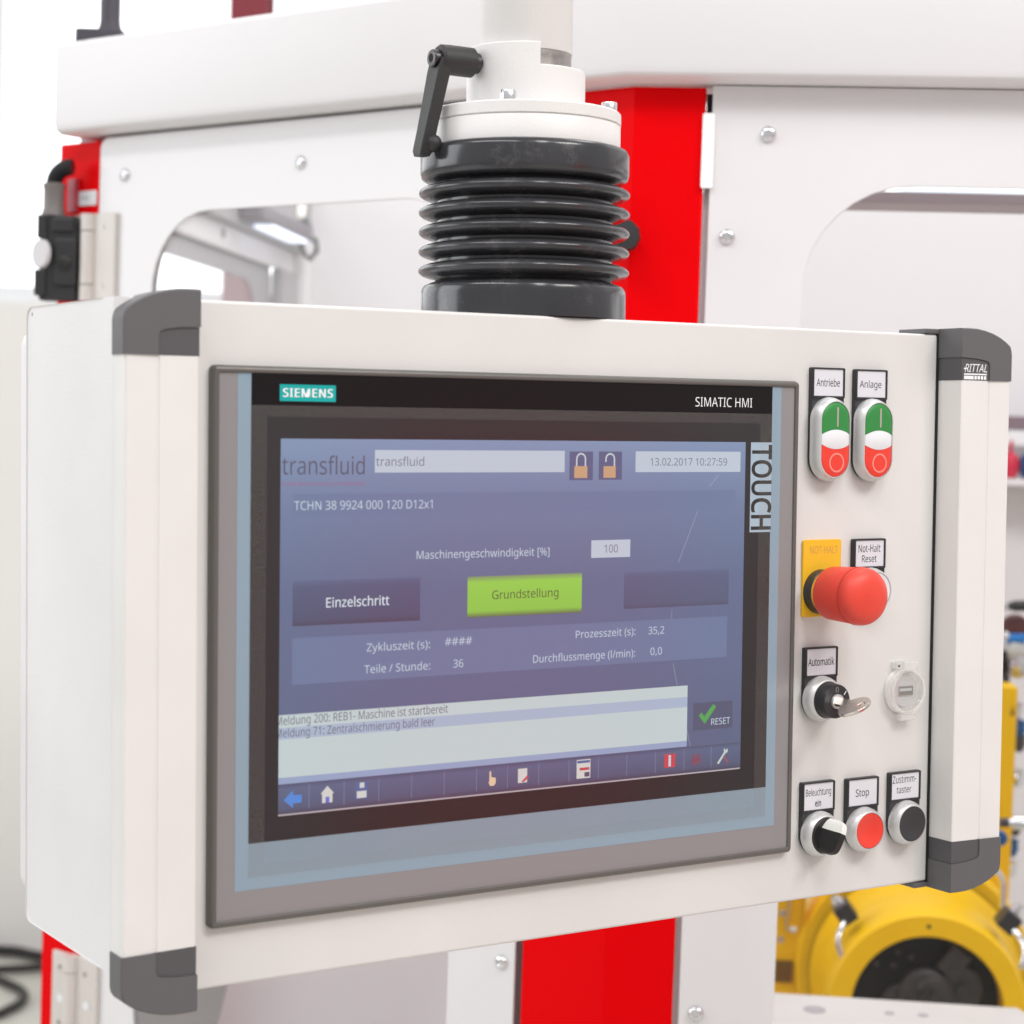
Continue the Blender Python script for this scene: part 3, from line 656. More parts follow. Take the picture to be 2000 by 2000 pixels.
# logo on the right upper cap
fyb = lambda u: -23.8 - 3.2 * u / 43 + .8 - .15
LGF = lambda a, b, c: Vector((a, fyb(a - 337.2), c)) * .001
text('logo_lettering', 'RITTAL', 337.2 + 2.2, 337.2 + 21.8, 163.9, 5.4, 0, M_WPRINT, hr, bold=.003, shear=.25, fr=LGF)
mb = MB(LGF); mb.rect(338.8, 358.8, 161.9, 162.9, 0); mb.rect(338.8, 347.2, 158.9, 161.3, 0)
for k in range(4): mb.rect(347.9 + k * 2.8, 350.0 + k * 2.8, 158.9, 161.3, 0)
mb.rect(338.6, 341.2, 165.7, 166.7, 0)
mb.build('logo_bars', M_WPRINT, hr, smooth=0)

# ------------------------------------------------------------------ touch panel
FX0, FX1, FZ0, FZ1 = -205.3, 209.3, -155.5, 154.8
mb = MB(mm)
def rl(o, b, r=3.2): return [(a, b, c) for a, c in rrect(FX0 + o, FX1 - o, FZ0 + o, FZ1 - o, max(r - o, .4), 5)]
mb.loops([rl(0, -.05), rl(0, -3.4), rl(.7, -5.2), rl(1.9, -6.0), rl(3.5, -6.0), rl(3.9, -5.6), rl(3.9, -4.6)], False, False)
tp = mb.build('touch_panel', M_FRAMEM, pan, smooth=60, label='touch screen panel in a dark grey frame')
def flat(name, rects, b, m, poly=None, label=None):
    mb = MB(mm)
    for r in rects: mb.rect(*r, b)
    for p in (poly or []): mb.sheet(p, b)
    return mb.build(name, m, tp, smooth=0, label=label)
mb = MB(mm); mb.box(-201.6, 205.6, -4.7, -1, -151.8, 151.0); mb.build('faceplate', M_FACE, tp, smooth=0)
flat('blue_band', [(-190.1, 194.3, -136, 150.8)], -4.80, M_BLUE)
DX0, DX1, DZ0, DZ1 = -164.0, 165.2, -96.4, 114.8
flat('black_surround', [(-182, 186.6, DZ1, 150.7), (-182, 186.6, -110, DZ0), (-182, DX0, DZ0, DZ1), (DX1, 186.6, DZ0, DZ1)], -4.95, M_MASK)
flat('maker_badge', [(-164.9, -130.1, 135.6, 144.9)], -5.05, M_TEAL)
text('maker_lettering', 'SIEMENS', -163.0, -131.9, 138.0, 4.7, -5.10, M_WPRINT, tp, bold=.004, space=1.10, smear=.2)
text('model_lettering', 'SIMATIC HMI', 124.1, 169.9, 137.1, 5.9, -5.05, M_WPRINT, tp, bold=-.004)
flat('touch_tag', [(169.5, 186.8, 56.7, 114.7)], -5.02, M_TOUCHBG)
mb = None
text('touch_lettering', 'TOUCH', 113.2, 58.2, 171.0, 15.4, -5.08, M_MASK, tp, bold=.016, turn=True)

# display content -----------------------------------------------------------
BG = grad_screen('background', -80, 115, [(0., (62, 86, 122)), (.25, (68, 93, 132)), (.55, (70, 97, 136)), (.8, (90, 116, 154)), (1., (114, 139, 176))])
dsp = flat('display', [(DX0, DX1, DZ0, DZ1)], -4.86, BG, label='lit machine operating screen')
y1, y2, y3, y4 = -4.875, -4.89, -4.905, -4.92
S = lambda n, c: screen(n, c)
LIGHT = S('band', (86, 112, 152))
flat('screen_band', [(-156, 157.5, 71.2, 84), (-156, 152.5, -23, 3.2)], y1, LIGHT)
WHT = S('white', (184, 198, 212)); flat('screen_field', [(-104.7, 25.6, 95.8, 108.7), (78.4, 161.2, 95.7, 108.6), (46, 75.3, 43.2, 54)], y1, WHT)
DARK = S('ink', (54, 62, 90)); PALE = S('pale', (190, 208, 222)); GREYT = S('grey', (92, 102, 124))
stx = lambda s, x0, x1, z, h=4.6, m=PALE, b=0.: text('screen_lettering', s, x0, x1, z, h, y3, m, tp, bold=b, font=F_SCREEN)
text('screen_logo', 'transfluid', -163.1, -111.2, 94.8, 10.0, y2, DARK, tp, bold=0.)
text('screen_logo', 'tube processing machines', -163.1, -111.2, 88.6, 2.3, y2, S('tagline', (150, 70, 118)), tp)
stx('transfluid', -103.9, -72.3, 99.6, 5.0, GREYT)
stx('13.02.2017 10:27:59', 89.8, 150.3, 99.8, 4.6, GREYT)
stx('TCHN 38 9924 000 120 D12x1', -155.5, -66.4, 75.0, 4.9)
stx('Maschinengeschwindigkeit [%]', -76.7, 15.4, 45.6, 4.7)
stx('100', 55.8, 65.9, 46.2, 4.9, GREYT)
flat('screen_button', [(-156, -74, 9.9, 35.3)], y1, grad_screen('button', 9.9, 35.3, [(0, (20, 42, 76)), (.14, (36, 62, 102)), (.86, (48, 74, 114)), (1., (64, 90, 132))]))
flat('screen_button', [(71, 153.3, 10.9, 33.7)], y1, grad_screen('button_dim', 10.9, 33.7, [(0, (40, 62, 96)), (.14, (50, 75, 112)), (.86, (56, 81, 120)), (1., (66, 92, 132))]))
flat('screen_button', [(-42, 39.4, 10.0, 34.3)], y1, grad_screen('green_button', 10., 34.3, [(0, (70, 92, 60)), (.15, (128, 196, 52)), (.85, (136, 204, 58)), (1., (110, 140, 96))]))
stx('Einzelschritt', -135, -94.5, 19.7, 5.4, S('bright', (214, 228, 236)), .004)
stx('Grundstellung', -24.9, 22.3, 20.4, 5.1, S('olive', (30, 48, 18)))
for s_, x0, x1, z in (('Zykluszeit (s):', -108.9, -67.2, -6.6), ('####', -57.1, -38.6, -5.7), ('Prozesszeit (s):', 35.4, 80.2, -5.6), ('35,2', 90.2, 102.5, -5.7),
                      ('Teile / Stunde:', -110.3, -66.9, -19.1), ('36', -51.2, -44.4, -18.9), ('Durchflussmenge (l/min):', 4.6, 80.2, -19.1), ('0,0', 92., 100.9, -18.8)): stx(s_, x0, x1, z)
flat('screen_message_list', [(-164, 121.6, -46.9, -39.6), (-164, 121.6, -74.9, -53.4)], y1, S('list', (188, 206, 208)))
flat('screen_message_row', [(-164, 121.6, -53.4, -46.9)], y1, S('row', (160, 180, 204)))
flat('screen_message_row', [(-164, 121.6, -78.5, -74.9)], y1, S('row2', (138, 160, 196)))
INK2 = S('list_ink', (70, 82, 104))
stx('Meldung 200: REB1- Maschine ist startbereit', -165.9, -54.6, -45.2, 4.7, INK2)
stx('Meldung 71: Zentralschmierung bald leer', -165.9, -63.3, -52.2, 4.7, INK2)
flat('screen_button', [(126.4, 158.2, -69, -51.4)], y1, S('reset', (46, 68, 102)))
stx('RESET', 141., 156.2, -66.2, 4.1)
flat('screen_icon', [], y3, S('tick', (44, 158, 66)), [[(130.8, -59.6), (133.2, -57.6), (135.2, -60.4), (142.2, -52.8), (144.8, -54.6), (135.8, -65.2)]])
flat('screen_toolbar', [(-164, 165, -95.4, -79)], y1, grad_screen('toolbar', -95.4, -79, [(0, (24, 42, 74)), (.2, (46, 72, 108)), (.85, (62, 88, 126)), (1., (40, 64, 100))]))
seps = (-144.8, -122.6, -100.2, -78.5, -56.5, -34.4, -12.6, 9.7, 31.8, 53.6, 75.1, 97.1, 119.6, 141.3)
flat('screen_divider', [(x - .22, x + .22, -93.6, -80) for x in seps], y2, S('divider', (104, 118, 160)))
flat('screen_edge', [(-164, 165, -96.35, -95.5)], y2, S('edge', (176, 168, 172)))
# toolbar icons
flat('screen_icon', [], y2, S('arrow', (40, 128, 214)), [[(-160.6, -87.6), (-154.8, -82.4), (-154.8, -85.2), (-149.4, -85.4), (-149.4, -89.8), (-154.8, -90.0), (-154.8, -92.6)]])
flat('screen_icon', [(-136.6, -130.0, -91.4, -86.2)], y2, S('cream', (206, 208, 204)), [[(-137.6, -86.2), (-133.3, -81.8), (-129.0, -86.2)]])
flat('screen_icon', [(-134.4, -132.0, -91.4, -88.0)], y3, S('violet', (84, 96, 196)))
flat('screen_icon', [(-115.2, -107.6, -91.0, -81.6)], y2, S('floppy', (44, 92, 150))); flat('screen_icon', [(-114.4, -108.2, -90.6, -86.6), (-112.6, -109.6, -84.8, -81.8)], y3, S('cream', (206, 208, 204)))
flat('screen_icon', [], y2, S('skin', (226, 196, 160)), [[(-26.3, -88.6), (-25.4, -89.0), (-25.3, -82.4), (-24.2, -82.4), (-24.0, -86.0), (-20.9, -86.6), (-20.9, -89.6), (-22.0, -91.2), (-24.8, -91.2)]])
flat('screen_icon', [(-5.2, 1.4, -91.2, -82.6)], y2, S('cream', (206, 208, 204))); flat('screen_icon', [], y3, S('crimson', (190, 50, 66)), [[(-2.6, -90.4), (-1.4, -91.2), (2.6, -88.2), (1.6, -86.9)]])
flat('screen_icon', [(37.4, 47.6, -92.2, -80.6)], y2, S('cream', (206, 208, 204))); flat('screen_icon', [(37.8, 47.2, -82.8, -81.2)], y3, S('floppy', (44, 92, 150))); flat('screen_icon', [(39.6, 46.8, -87.3, -85.6)], y3, S('crimson', (190, 50, 66))); flat('screen_icon', [(43.2, 47.0, -91.4, -88.6)], y3, DARK)
flat('screen_icon', [(104, 112.7, -90.9, -82.3)], y2, S('info_red', (196, 40, 56))); text('screen_lettering', 'i', 107.3, 109.4, -89.8, 6.2, y3, PALE, tp, bold=.03)
flat('screen_icon', [(126 + k * 1.9, 127.1 + k * 1.9, -91.5 + .3 * k, -84 - .3 * (k % 2)) for k in range(4)] + [(125.4, 133.4, -88.6, -87.4)], y2, S('dim_red', (126, 40, 72)))
flat('screen_icon', [], y2, S('tool', (190, 204, 200)), [[(146.2, -91.2), (147.6, -92.0), (153.0, -85.4), (154.8, -84.6), (154.6, -82.2), (153.0, -83.2), (151.6, -81.8), (151.6, -84.6)]])
flat('screen_icon', [], y2, S('dim_red2', (140, 60, 80)), [[(150.8, -87.0), (151.8, -86.0), (155.6, -91.0), (154.4, -91.8)]])
# padlock icons
flat('screen_button', [(29.1, 46.4, 90.9, 108.3), (50.7, 68.1, 91.0, 108.4)], y1, S('lock_button', (58, 78, 122)))
TAN = S('tan', (196, 154, 112)); SHK = S('shackle', (196, 210, 214))
flat('screen_icon', [(32.7, 42.3, 92.2, 99.4), (54.3, 63.4, 92.3, 99.4)], y2, TAN)
mb = MB(mm)
for c0, full in ((37.6, True), (59.2, False)):
    a0, a1 = 0, PI
    pr = [(c0 - 3.2, 99.4 if full else 102.0)] + [(c0 + 3.2 * math.cos(PI - PI * i / 12), 103.8 + 3.2 * math.sin(PI * i / 12)) for i in range(13)] + [(c0 + 3.2, 99.4)]
    for (p0, p1) in zip(pr, pr[1:]):
        d = Vector((p1[0] - p0[0], p1[1] - p0[1])).normalized(); nx, nz = -d.y * .5, d.x * .5
        mb.sheet([(p0[0] - nx, p0[1] - nz), (p1[0] - nx, p1[1] - nz), (p1[0] + nx, p1[1] + nz), (p0[0] + nx, p0[1] + nz)], y2)
mb.build('screen_icon', SHK, tp, smooth=0)

# protective film with adhesive border, over the glass
M_FILM = clear('protective_film', .95, .15, .034, .030, (.66, .66, .70))
M_TAPE = clear('adhesive_film_border', .93,   .22, .025, .072, (.62, .60, .58), (1900, 1, 700))
mb = MB(mm); mb.rect(-172.5, 176.6, -122.0, 126.9, -5.30); mb.build('protective_film', M_FILM, tp, smooth=0)
mb = MB(mm); mb.rect(-182.2, 186.5, 126.9, 133.2, -5.30); mb.rect(-182.2, 186.5, -129.0, -122.0, -5.30); mb.rect(-182.2, -172.5, -122.0, 126.9, -5.30); mb.rect(176.6, 186.5, -122.0, 126.9, -5.30)
mb.build('film_border', M_TAPE, tp, smooth=0)
# scratches in the film
M_SCR = mat('scratch', lin=(.62, .64, .68), rough=.5, alpha=.5)
mb = MB(mm)
for pts in (((143.5, 94), (135.5, 86)), ((127, 71), (112, 38)), ((108, 10), (107.6, 3)), ((109.5, -25), (113, -39)), ((119.5, -62), (124, -78))):
    (ax_, az), (bx_, bz) = pts; d = Vector((bx_ - ax_, bz - az)).normalized(); nx, nz = -d.y * .13, d.x * .13
    mb.sheet([(ax_ - nx, az - nz), (bx_ - nx, bz - nz), (bx_ + nx, bz + nz), (ax_ + nx, az + nz)], -5.34)
mb.build('film_scratch', M_SCR, tp, smooth=0)

# ------------------------------------------------------------------ push buttons
def legend(root_name, lbl, cx, zt, zb, lines, c=0.):
    """black legend frame round the button with a paper label; returns the frame as the root of the control"""
    # outline: straight top, rounded bottom following the button
    r = 14.4; cz_ = zb
    out = [(cx - 14.1, zt - .6), (cx - 13.5, zt), (cx + 13.5, zt), (cx + 14.1, zt - .6)]
    n = 16
    arc = [(cx + 14.1 * math.cos(-PI * i / n), cz_ - c + 14.4 * math.sin(-PI * i / n)) for i in range(n + 1)]
    mb = MB(mm); poly = out + arc
    mb.prism(poly, -3.4, -.05)
    o = mb.build(root_name, M_BLACK2, pan, smooth=30, bevel=.0004, label=lbl)
    # raised rim round the label
    mb = MB(mm); mb.ring(rrect(cx - 14.0, cx + 14.0, zt - 20.2, zt - .1, .8, 3), rrect(cx - 12.7, cx + 12.7, zt - 18.8, zt - 1.1, .4, 3), -4.3, -3.42)
    mb.build('legend_frame', M_BLACK2, o, smooth=30, bevel=.0002)
    mb = MB(mm); mb.box(cx - 12.6, cx + 12.6, -3.62, -3.42, zt - 18.7, zt - 1.2); mb.build('legend_paper', M_PAPER, o, smooth=0)
    for (s_, x0, x1, z, h, b) in lines:
        text('legend_lettering', s_, x0, x1, z, h, -3.66, M_INK, o, bold=b + .007)
    return o
def collar(par, cx, cz, half=0., m=None, r=15.1, rf=12.1):
    mb = MB(mm); prof = [(r, -3.45), (r + .15, -4.4), (r - .1, -6.6), (r - .8, -9.0), (rf + 1.0, -11.4), (rf + .4, -11.8), (rf + .05, -11.7), (rf, -11.2), (rf, -8)]
    prof = [(q, -h) for q, h in prof]
    mb.lathe((cx, 0, cz), (0, -1, 0), prof, 64, False, False, half, (0, 0, 1) if half else None)
    return mb.build('collar', M_SILVER, par, smooth=60)
def cap_round(par, cx, cz, m, rf=11.9, dish=1.9, name='button_cap'):
    mb = MB(mm); mb.lathe((cx, 0, cz), (0, -1, 0), [(rf, 8), (rf, 11.3), (rf - .35, 11.6), (rf - 2, 11.3), (rf - 5, 11.6 - dish * .75), (rf - 9, 11.6 - dish), (.5, 11.5 - dish)], 56)
    return mb.build(name, m, par, smooth=50)

def double_button(lbl, cx, cz, lines):
    o = legend('double_push_button', lbl, cx, cz + 47.3, cz - 12.6, lines, 0.)
    collar(o, cx, cz, 12.6)
    rf = 11.95; hz = 12.6
    n = 24
    def outline(x): return hz + math.sqrt(max(rf * rf - x * x, 0))
    def bnd(x): return 3.2 + 3.2 * (1 - (x / rf) ** 2)
    def grid(name, zlo, zhi, m, bulge):
        mb = MB(mm); nx, nz = 24, 8; V = []
        for i in range(nx + 1):
            x = -rf * math.cos(PI * i / nx); col = []
            for j in range(nz + 1):
                z0, z1 = zlo(x), zhi(x); t = j / nz; z = z0 + (z1 - z0) * t
                ee = min(1., (1 - (x / rf) ** 2) * 2.2); dz = min(abs(outline(x) - abs(z)) / 3., 1.)
                b = -11.2 - 1.1 * math.sqrt(max(ee * dz, 0)) - bulge * (1 - (x / rf) ** 2) * (1 - (2 * t - 1) ** 2)
                col.append(mb.v(cx + x, b, cz + z))
            V.append(col)
        for i in range(nx):
            for j in range(nz): mb.face([V[i][j], V[i + 1][j], V[i + 1][j + 1], V[i][j + 1]])
        # skirt
        ring = [V[i][0] for i in range(nx + 1)] + [V[nx][j] for j in range(1, nz + 1)] + [V[i][nz] for i in range(nx - 1, -1, -1)] + [V[0][j] for j in range(nz - 1, 0, -1)]
        low = [mb.bm.verts.new(v.co + Vector((0, .0035, 0))) for v in ring]
        for i in range(len(ring)):
            k = (i + 1) % len(ring); mb.face([ring[i], ring[k], low[k], low[i]])
        return mb.build(name, m, o, smooth=50)
    grid('green_cap', lambda x: bnd(x) + .15, lambda x: outline(x), M_GREEN, 0.)
    grid('white_lens', lambda x: -bnd(x), lambda x: bnd(x), M_LENS, 1.0)
    grid('red_cap', lambda x: -outline(x), lambda x: -bnd(x) - .15, M_REDCAP, 0.)
    mb = MB(mm); mb.prism(rrect(cx + .4, cx + 1.7, cz + 8.4, cz + 21.2, .5, 3), -12.42, -11.0); mb.build('on_symbol', M_SYMBOL, o, smooth=0)
    mb = MB(mm); mb.ring(circle(cx + .7, cz - 15.3, 6.5, 40), circle(cx + .7, cz - 15.3, 5.3, 40), -12.42, -11.0); mb.build('off_symbol', M_SYMR, o, smooth=40)
    return o
double_button('green over red double push button marked Antriebe', 235.2, 117.1, [('Antriebe', 224.9, 245.1, 152.0, 4.9, -.004)])
double_button('green over red double push button marked Anlage', 273.0, 116.8, [('Anlage', 262.6, 281.9, 151.8, 4.7, -.006)])

# emergency stop
mb = MB(mm); mb.prism(rrect(217.7, 250.6, -.6, 50.6, 1.8, 4), -2.0, -.05)
es = mb.build('emergency_stop', M_YELLOW, pan, smooth=40, bevel=.0003, label='red mushroom emergency stop on a yellow plate')
text('plate_lettering', 'NOT-HALT', 223.4, 247.8, 41.4, 4.9, -2.06, M_YELL2, es, bold=-.004)
ecx, ecz = 232.8, 16.0
mb = MB(mm); mb.lathe((ecx, 0, ecz), (0, -1, 0), [(14.9, 2.05), (14.9, 8.6), (14.2, 9.2), (12, 9.2)], 56, False, True); mb.build('stop_base_ring', M_BLACK2, es, smooth=40)
mb = MB(mm); mb.lathe((ecx, 0, ecz), (0, -1, 0), [(14.2, 9.25), (14.2, 13.0), (13.0, 13.2)], 56, True, True); mb.build('stop_yellow_ring', M_YELLOW, es, smooth=40)
mb = MB(mm); mb.lathe((ecx, 0, ecz), (0, -1, 0), [(14, 13.3), (16.6, 13.6), (17.3, 14.4), (17.6, 15.4), (18.1, 26), (18.65, 39.7), (18.45, 40.0), (18.45, 40.2)], 64, True, False)
mb.build('stop_skirt', M_MUSH, es, smooth=40)
mb = MB(mm); mb.lathe((ecx, 0, ecz), (0, -1, 0), [(18.45, 40.2), (18.75, 40.5), (18.95, 41.2), (18.9, 43.2), (18.3, 46.0), (16.8, 48.6), (14.2, 50.5), (10.5, 51.8), (5.5, 52.6), (.6, 52.8)], 64, False, True)
mb.build('stop_mushroom', M_MUSH, es, smooth=60)
mb = MB(mm)
for i in range(64):
    a = 2 * PI * (i + .5) / 64
    p = Vector((ecx + 18.7 * math.cos(a), -39.8, ecz + 18.7 * math.sin(a))); t = Vector((-math.sin(a), 0, math.cos(a))) * .38; n_ = Vector((math.cos(a), 0, math.sin(a))) * .28
    q = [p + t * sx + n_ * sy + Vector((0, sb, 0)) for sx in (-1, 1) for sy in (-1, 1) for sb in (-.8, .8)]
    vs = [mb.v(*v_) for v_ in q]
    for f_ in ((0, 1, 3, 2), (4, 6, 7, 5), (0, 4, 5, 1), (2, 3, 7, 6), (0, 2, 6, 4), (1, 5, 7, 3)): mb.face([vs[j] for j in f_])
kn = mb.build('stop_knurling', M_MUSH, es, smooth=0); kn['kind'] = 'stuff'

o = legend('push_button', 'white reset push button marked Not-Halt Reset half hidden by the red mushroom', 274.4, 50.5, 16.0, [('Not-Halt', 264.4, 284.0, 41.5, 5.0, -.005), ('Reset', 267.6, 280.7, 34.7, 4.7, -.005)])
collar(o, 274.4, 15.9); cap_round(o, 274.4, 15.9, M_LENS)

o = legend('key_switch', 'key switch marked Automatik', 233.6, -20.7, -55.2, [('Automatik', 222.2, 244.8, -33.0, 4.9, .0)])
kx, kz = 232.9, -55.0
collar(o, kx, kz)
mb = MB(mm); mb.lathe((kx, 0, kz), (0, -1, 0), [(11.9, 8), (11.8, 12), (11.3, 20.0), (10.8, 20.7), (5.2, 20.7), (5.1, 20.2)], 56); mb.build('key_barrel', M_BLACK2, o, smooth=40)
mb = MB(mm); mb.lathe((kx, 0, kz), (0, -1, 0), [(4.9, 18), (4.9, 22.0), (4.6, 22.4)], 36); mb.build('lock_core', mat('satin_lock_core', lin=(.66, .64, .63), rough=.4, metal=.6), o, smooth=40)
text('position_lettering', '0', kx - 1.2, kx + 1.0, kz + 6.0, 3.6, -20.78, M_WPRINT, o, bold=-.02)
mb = MB(mm); mb.sheet([(kx + 5.6, kz + 4.3), (kx + 6.1, kz + 3.9), (kx + 8.0, kz + 6.4), (kx + 7.5, kz + 6.8)], -20.78); mb.build('position_mark', M_WPRINT, o, smooth=0)
KA = R(24); kd = Vector((math.cos(KA), 0, math.sin(KA))); kn_ = Vector((-math.sin(KA), 0, math.cos(KA)))
KF = lambda a, b, c: (Vector((kx, 0, kz)) + kd * a + Vector((0, b, 0)) + kn_ * c) * .001
mb = MB(KF); mb.box(-4.4, 4.2, -22.52, -22.3, -.22, .22); mb.build('key_slot', M_SOCKET, o, smooth=0)
# usb port
ux, uz = 308.9, -54.4
mb = MB(mm); mb.lathe((ux, 0, uz), (0, -1, 0), [(15.8, .05), (15.8, 1.6), (15.0, 2.4), (11.5, 2.4), (11.4, 1.2)], 48)
us = mb.build('usb_port', mat('clear_base', lin=(.86, .85, .83), rough=.25), pan, smooth=40, label='usb port under a round clear hinged cover')
mb = MB(mm); mb.lathe((ux, 0, uz), (0, -1, 0), [(11.2, 1.0), (11.2, 3.6), (10.8, 4.0)], 40); mb.build('port_disc', M_LENS, us, smooth=40)
mb = MB(mm); mb.ring(rrect(ux - 6.7, ux + 6.7, uz - 3.4, uz + 3.4, .4, 2), rrect(ux - 6.1, ux + 6.1, uz - 2.7, uz + 2.7, .3, 2), -4.9, -4.05); mb.build('usb_shell', M_CHROME, us, smooth=0)
mb = MB(mm); mb.rect(ux - 6.1, ux + 6.1, uz - 2.7, uz + 2.7, -4.1); mb.build('usb_cavity', mat('usb_dark', lin=(.16, .14, .13), rough=.4, metal=.6), us, smooth=0)
mb = MB(mm); mb.box(ux - 5.4, ux + 5.4, -4.8, -4.15, uz - .1, uz + 1.7); mb.build('usb_tongue', M_LENS, us, smooth=0)
M_GLASSY = clear('clear_cover', .95, .04, .09, .10, (.95, .93, .90))
M_GLASSR = clear('clear_cover_rim', .97, .08, .10, .34, (1., .99, .97))
mb = MB(mm); mb.lathe((ux, 0, uz), (0, -1, 0), [(16.4, 3.0), (16.6, 6.8), (15.6, 8.0), (13.6, 8.0), (13.2, 7.2), (13.2, 3.0)], 48, False, False); mb.build('cover_rim', M_GLASSR, us, smooth=40)
mb = MB(mm); mb.lathe((ux, 0, uz), (0, -1, 0), [(13.2, 7.0), (13.2, 7.6), (11.4, 7.9), (11.2, 7.5)], 48); mb.build('cover_window', M_GLASSY, us, smooth=40)
mb = MB(mm); mb.box(ux - 10, ux + 10, -6.5, -.05, uz + 15.2, uz + 20.0); mb.build('cover_hinge', M_GLASSR, us, smooth=0, bevel=.0008)
mb = MB(mm); mb.box(ux - 5.2, ux + 5.2, -8.6, -6.6, uz + 14, uz + 20.8); mb.build('cover_hinge_tab', M_GLASSR, us, smooth=0, bevel=.0008)
mb = MB(mm); mb.box(ux - 7, ux + 7, -7.6, -3.4, uz - 20.2, uz - 15.4); mb.build('cover_latch', M_GLASSR, us, smooth=0, bevel=.0008)
mb = MB(mm); mb.lathe((ux - 8.4, -6.55, uz + 17.6), (0, -1, 0), [(.9, 0), (.9, .1)], 10); mb.build('hinge_pin', M_BLACK, us, smooth=0)

o = legend('selector_switch', 'black rotary selector with white pointer marked Beleuchtung ein', 233.3, -110.6, -145.3, [('Beleuchtung', 222.3, 244.2, -119.9, 4.6, -.006), ('ein', 230.4, 235.6, -127.2, 4.3, .006)])
sx_, sz_ = 233.4, -145.4
collar(o, sx_, sz_)
mb = MB(mm); mb.lathe((sx_, 0, sz_), (0, -1, 0), [(11.9, 8), (11.9, 12.2), (11.3, 12.8), (7, 11.8), (2, 11.4)], 56); mb.build('selector_disc', M_BLACK, o, smooth=40)
SA = R(-24)   # the grip leans clockwise from vertical
SF = lambda a, b, c: (Vector((sx_, 0, sz_)) + Vector((math.cos(SA), 0, math.sin(SA))) * a + Vector((0, b, 0)) + Vector((-math.sin(SA), 0, math.cos(SA))) * c) * .001
def grip(c0, c1, w0, w1, name, m, zb=10.5):
    mb = MB(SF)
    def lp(c, w, wt, top): return [(-w, -zb, c), (-w * .72, -zb - .3 * (top - zb), c), (-wt - .6, -zb - .75 * (top - zb), c), (-wt, -top, c), (wt, -top, c), (wt + .6, -zb - .75 * (top - zb), c), (w * .72, -zb - .3 * (top - zb), c), (w, -zb, c)]
    n = 14; lps = []
    for i in range(n + 1):
        t = i / n; c = c0 + (c1 - c0) * t
        q = min(abs(c) / 11.6, 1.)
        lps.append(lp(c, 6.0 * math.sqrt(max(1 - .82 * q ** 4, .05)), 2.3 * math.sqrt(max(1 - .6 * q ** 3, .05)), 27.0 - 1.5 * q * q - 5.0 * q ** 10))
    mb.loops(lps); return mb.build(name, m, o, smooth=35)
grip(-11.6, 3.6, 5, 3, 'selector_grip', M_BLACK)
grip(3.62, 11.6, 5, 3, 'selector_pointer', mat('ivory_pointer', lin=(.80, .80, .76), rough=.35))

o = legend('push_button', 'red flush push button marked Stop', 272.6, -111.3, -146.0, [('Stop', 266.2, 278.1, -123.9, 4.9, -.004)])
collar(o, 272.6, -146.2); cap_round(o, 272.6, -146.2, M_REDCAP)
o = legend('push_button', 'black flush push button marked Zustimm-taster', 311.2, -110.3, -145.0, [('Zustimm-', 299.6, 321.3, -117.9, 4.9, -.006), ('taster', 303.4, 317.0, -124.9, 4.6, -.006)])
collar(o, 311.2, -145.2); cap_round(o, 311.2, -145.2, mat('charcoal_button', lin=(.035, .036, .04), rough=.42, bump=.2, bscale=1500))

# key in the switch: a thing of its own
kmw = T @ Matrix.Translation(Vector((kx, -22.4, kz)) * .001)
key = thing('switch_key', 'small flat nickel key with a round bow stuck in the key switch', 'key', mw=kmw)
KB = lambda a, b, c: (kd * a + Vector((0, b, 0)) + kn_ * c) * .001
def bow(n=36):
    cxk, cyk = -2.5, -17.6
    return [(cxk + 12.0 * math.cos(2 * PI * i / n), cyk + 9.6 * math.sin(2 * PI * i / n)) for i in range(n)], [(cxk + 2.5 + 3.0 * math.cos(2 * PI * i / n), cyk - 4.2 + 2.2 * math.sin(2 * PI * i / n)) for i in range(n)]
ou, inn = bow()
mb = MB(lambda a, b, c: KB(a, c, b)); mb.ring(ou, inn, -1.1, 1.1); mb.build('key_bow', M_CHROME, key, smooth=40, bevel=.0003)
mb = MB(KB); mb.box(-4.2, 3.4, -9.5, 1.5, -.95, .95); mb.build('key_blade', M_CHROME, key, smooth=0)

# ================================================================== SUPPORT ARM
AXX, AXY = 37., 62.
arm = thing('support_arm', 'white tubular support arm with flange, clamp lever and dark rubber bellows above the control panel', 'support arm', mw=T @ Matrix.Translation((AXX * .001, AXY * .001, .1895)))
ma = lambda a, b, c: Vector((a - AXX, b - AXY, c - 189.5)) * .001
def turn(name, prof, m, n=72, c0=True, c1=True, smooth=40, label=None):
    mb = MB(ma); mb.lathe((AXX, AXY, 0), (0, 0, 1), prof, n, c0, c1); return mb.build(name, m, arm, smooth=smooth, label=label)
turn('tube', [(28.8, 356.8), (29.2, 357.4), (29.2, 700)], M_ARM)
turn('steel_ring', [(28.6, 340), (28.6, 356.7)], M_STEEL)
mb = MB(ma); n = 90
def cp(r, k, z): a = R(-109 - 4 * k); return mb.v(AXX + r * math.cos(a), AXY + r * math.sin(a), z)
for k in range(n):
    z = 359.3 if k < 45 else 345.6
    q = [cp(37.5, k, 320), cp(37.5, k + 1, 320), cp(37.5, k + 1, z - .6), cp(37.5, k, z - .6), cp(36.9, k, z), cp(36.9, k + 1, z), cp(29.3, k, z), cp(29.3, k + 1, z), cp(29.3, k, 330), cp(29.3, k + 1, 330)]
    mb.face([q[0], q[1], q[2], q[3]]); mb.face([q[3], q[2], q[5], q[4]]); mb.face([q[4], q[5], q[7], q[6]]); mb.face([q[6], q[7], q[9], q[8]])
for k in (0, 45):
    mb.face([cp(37.5, k, 345.0), cp(37.5, k, 358.7), cp(36.9, k, 359.3), cp(29.3, k, 359.3), cp(29.3, k, 345.0)])
bmesh.ops.remove_doubles(mb.bm, verts=mb.bm.verts[:], dist=1e-6)
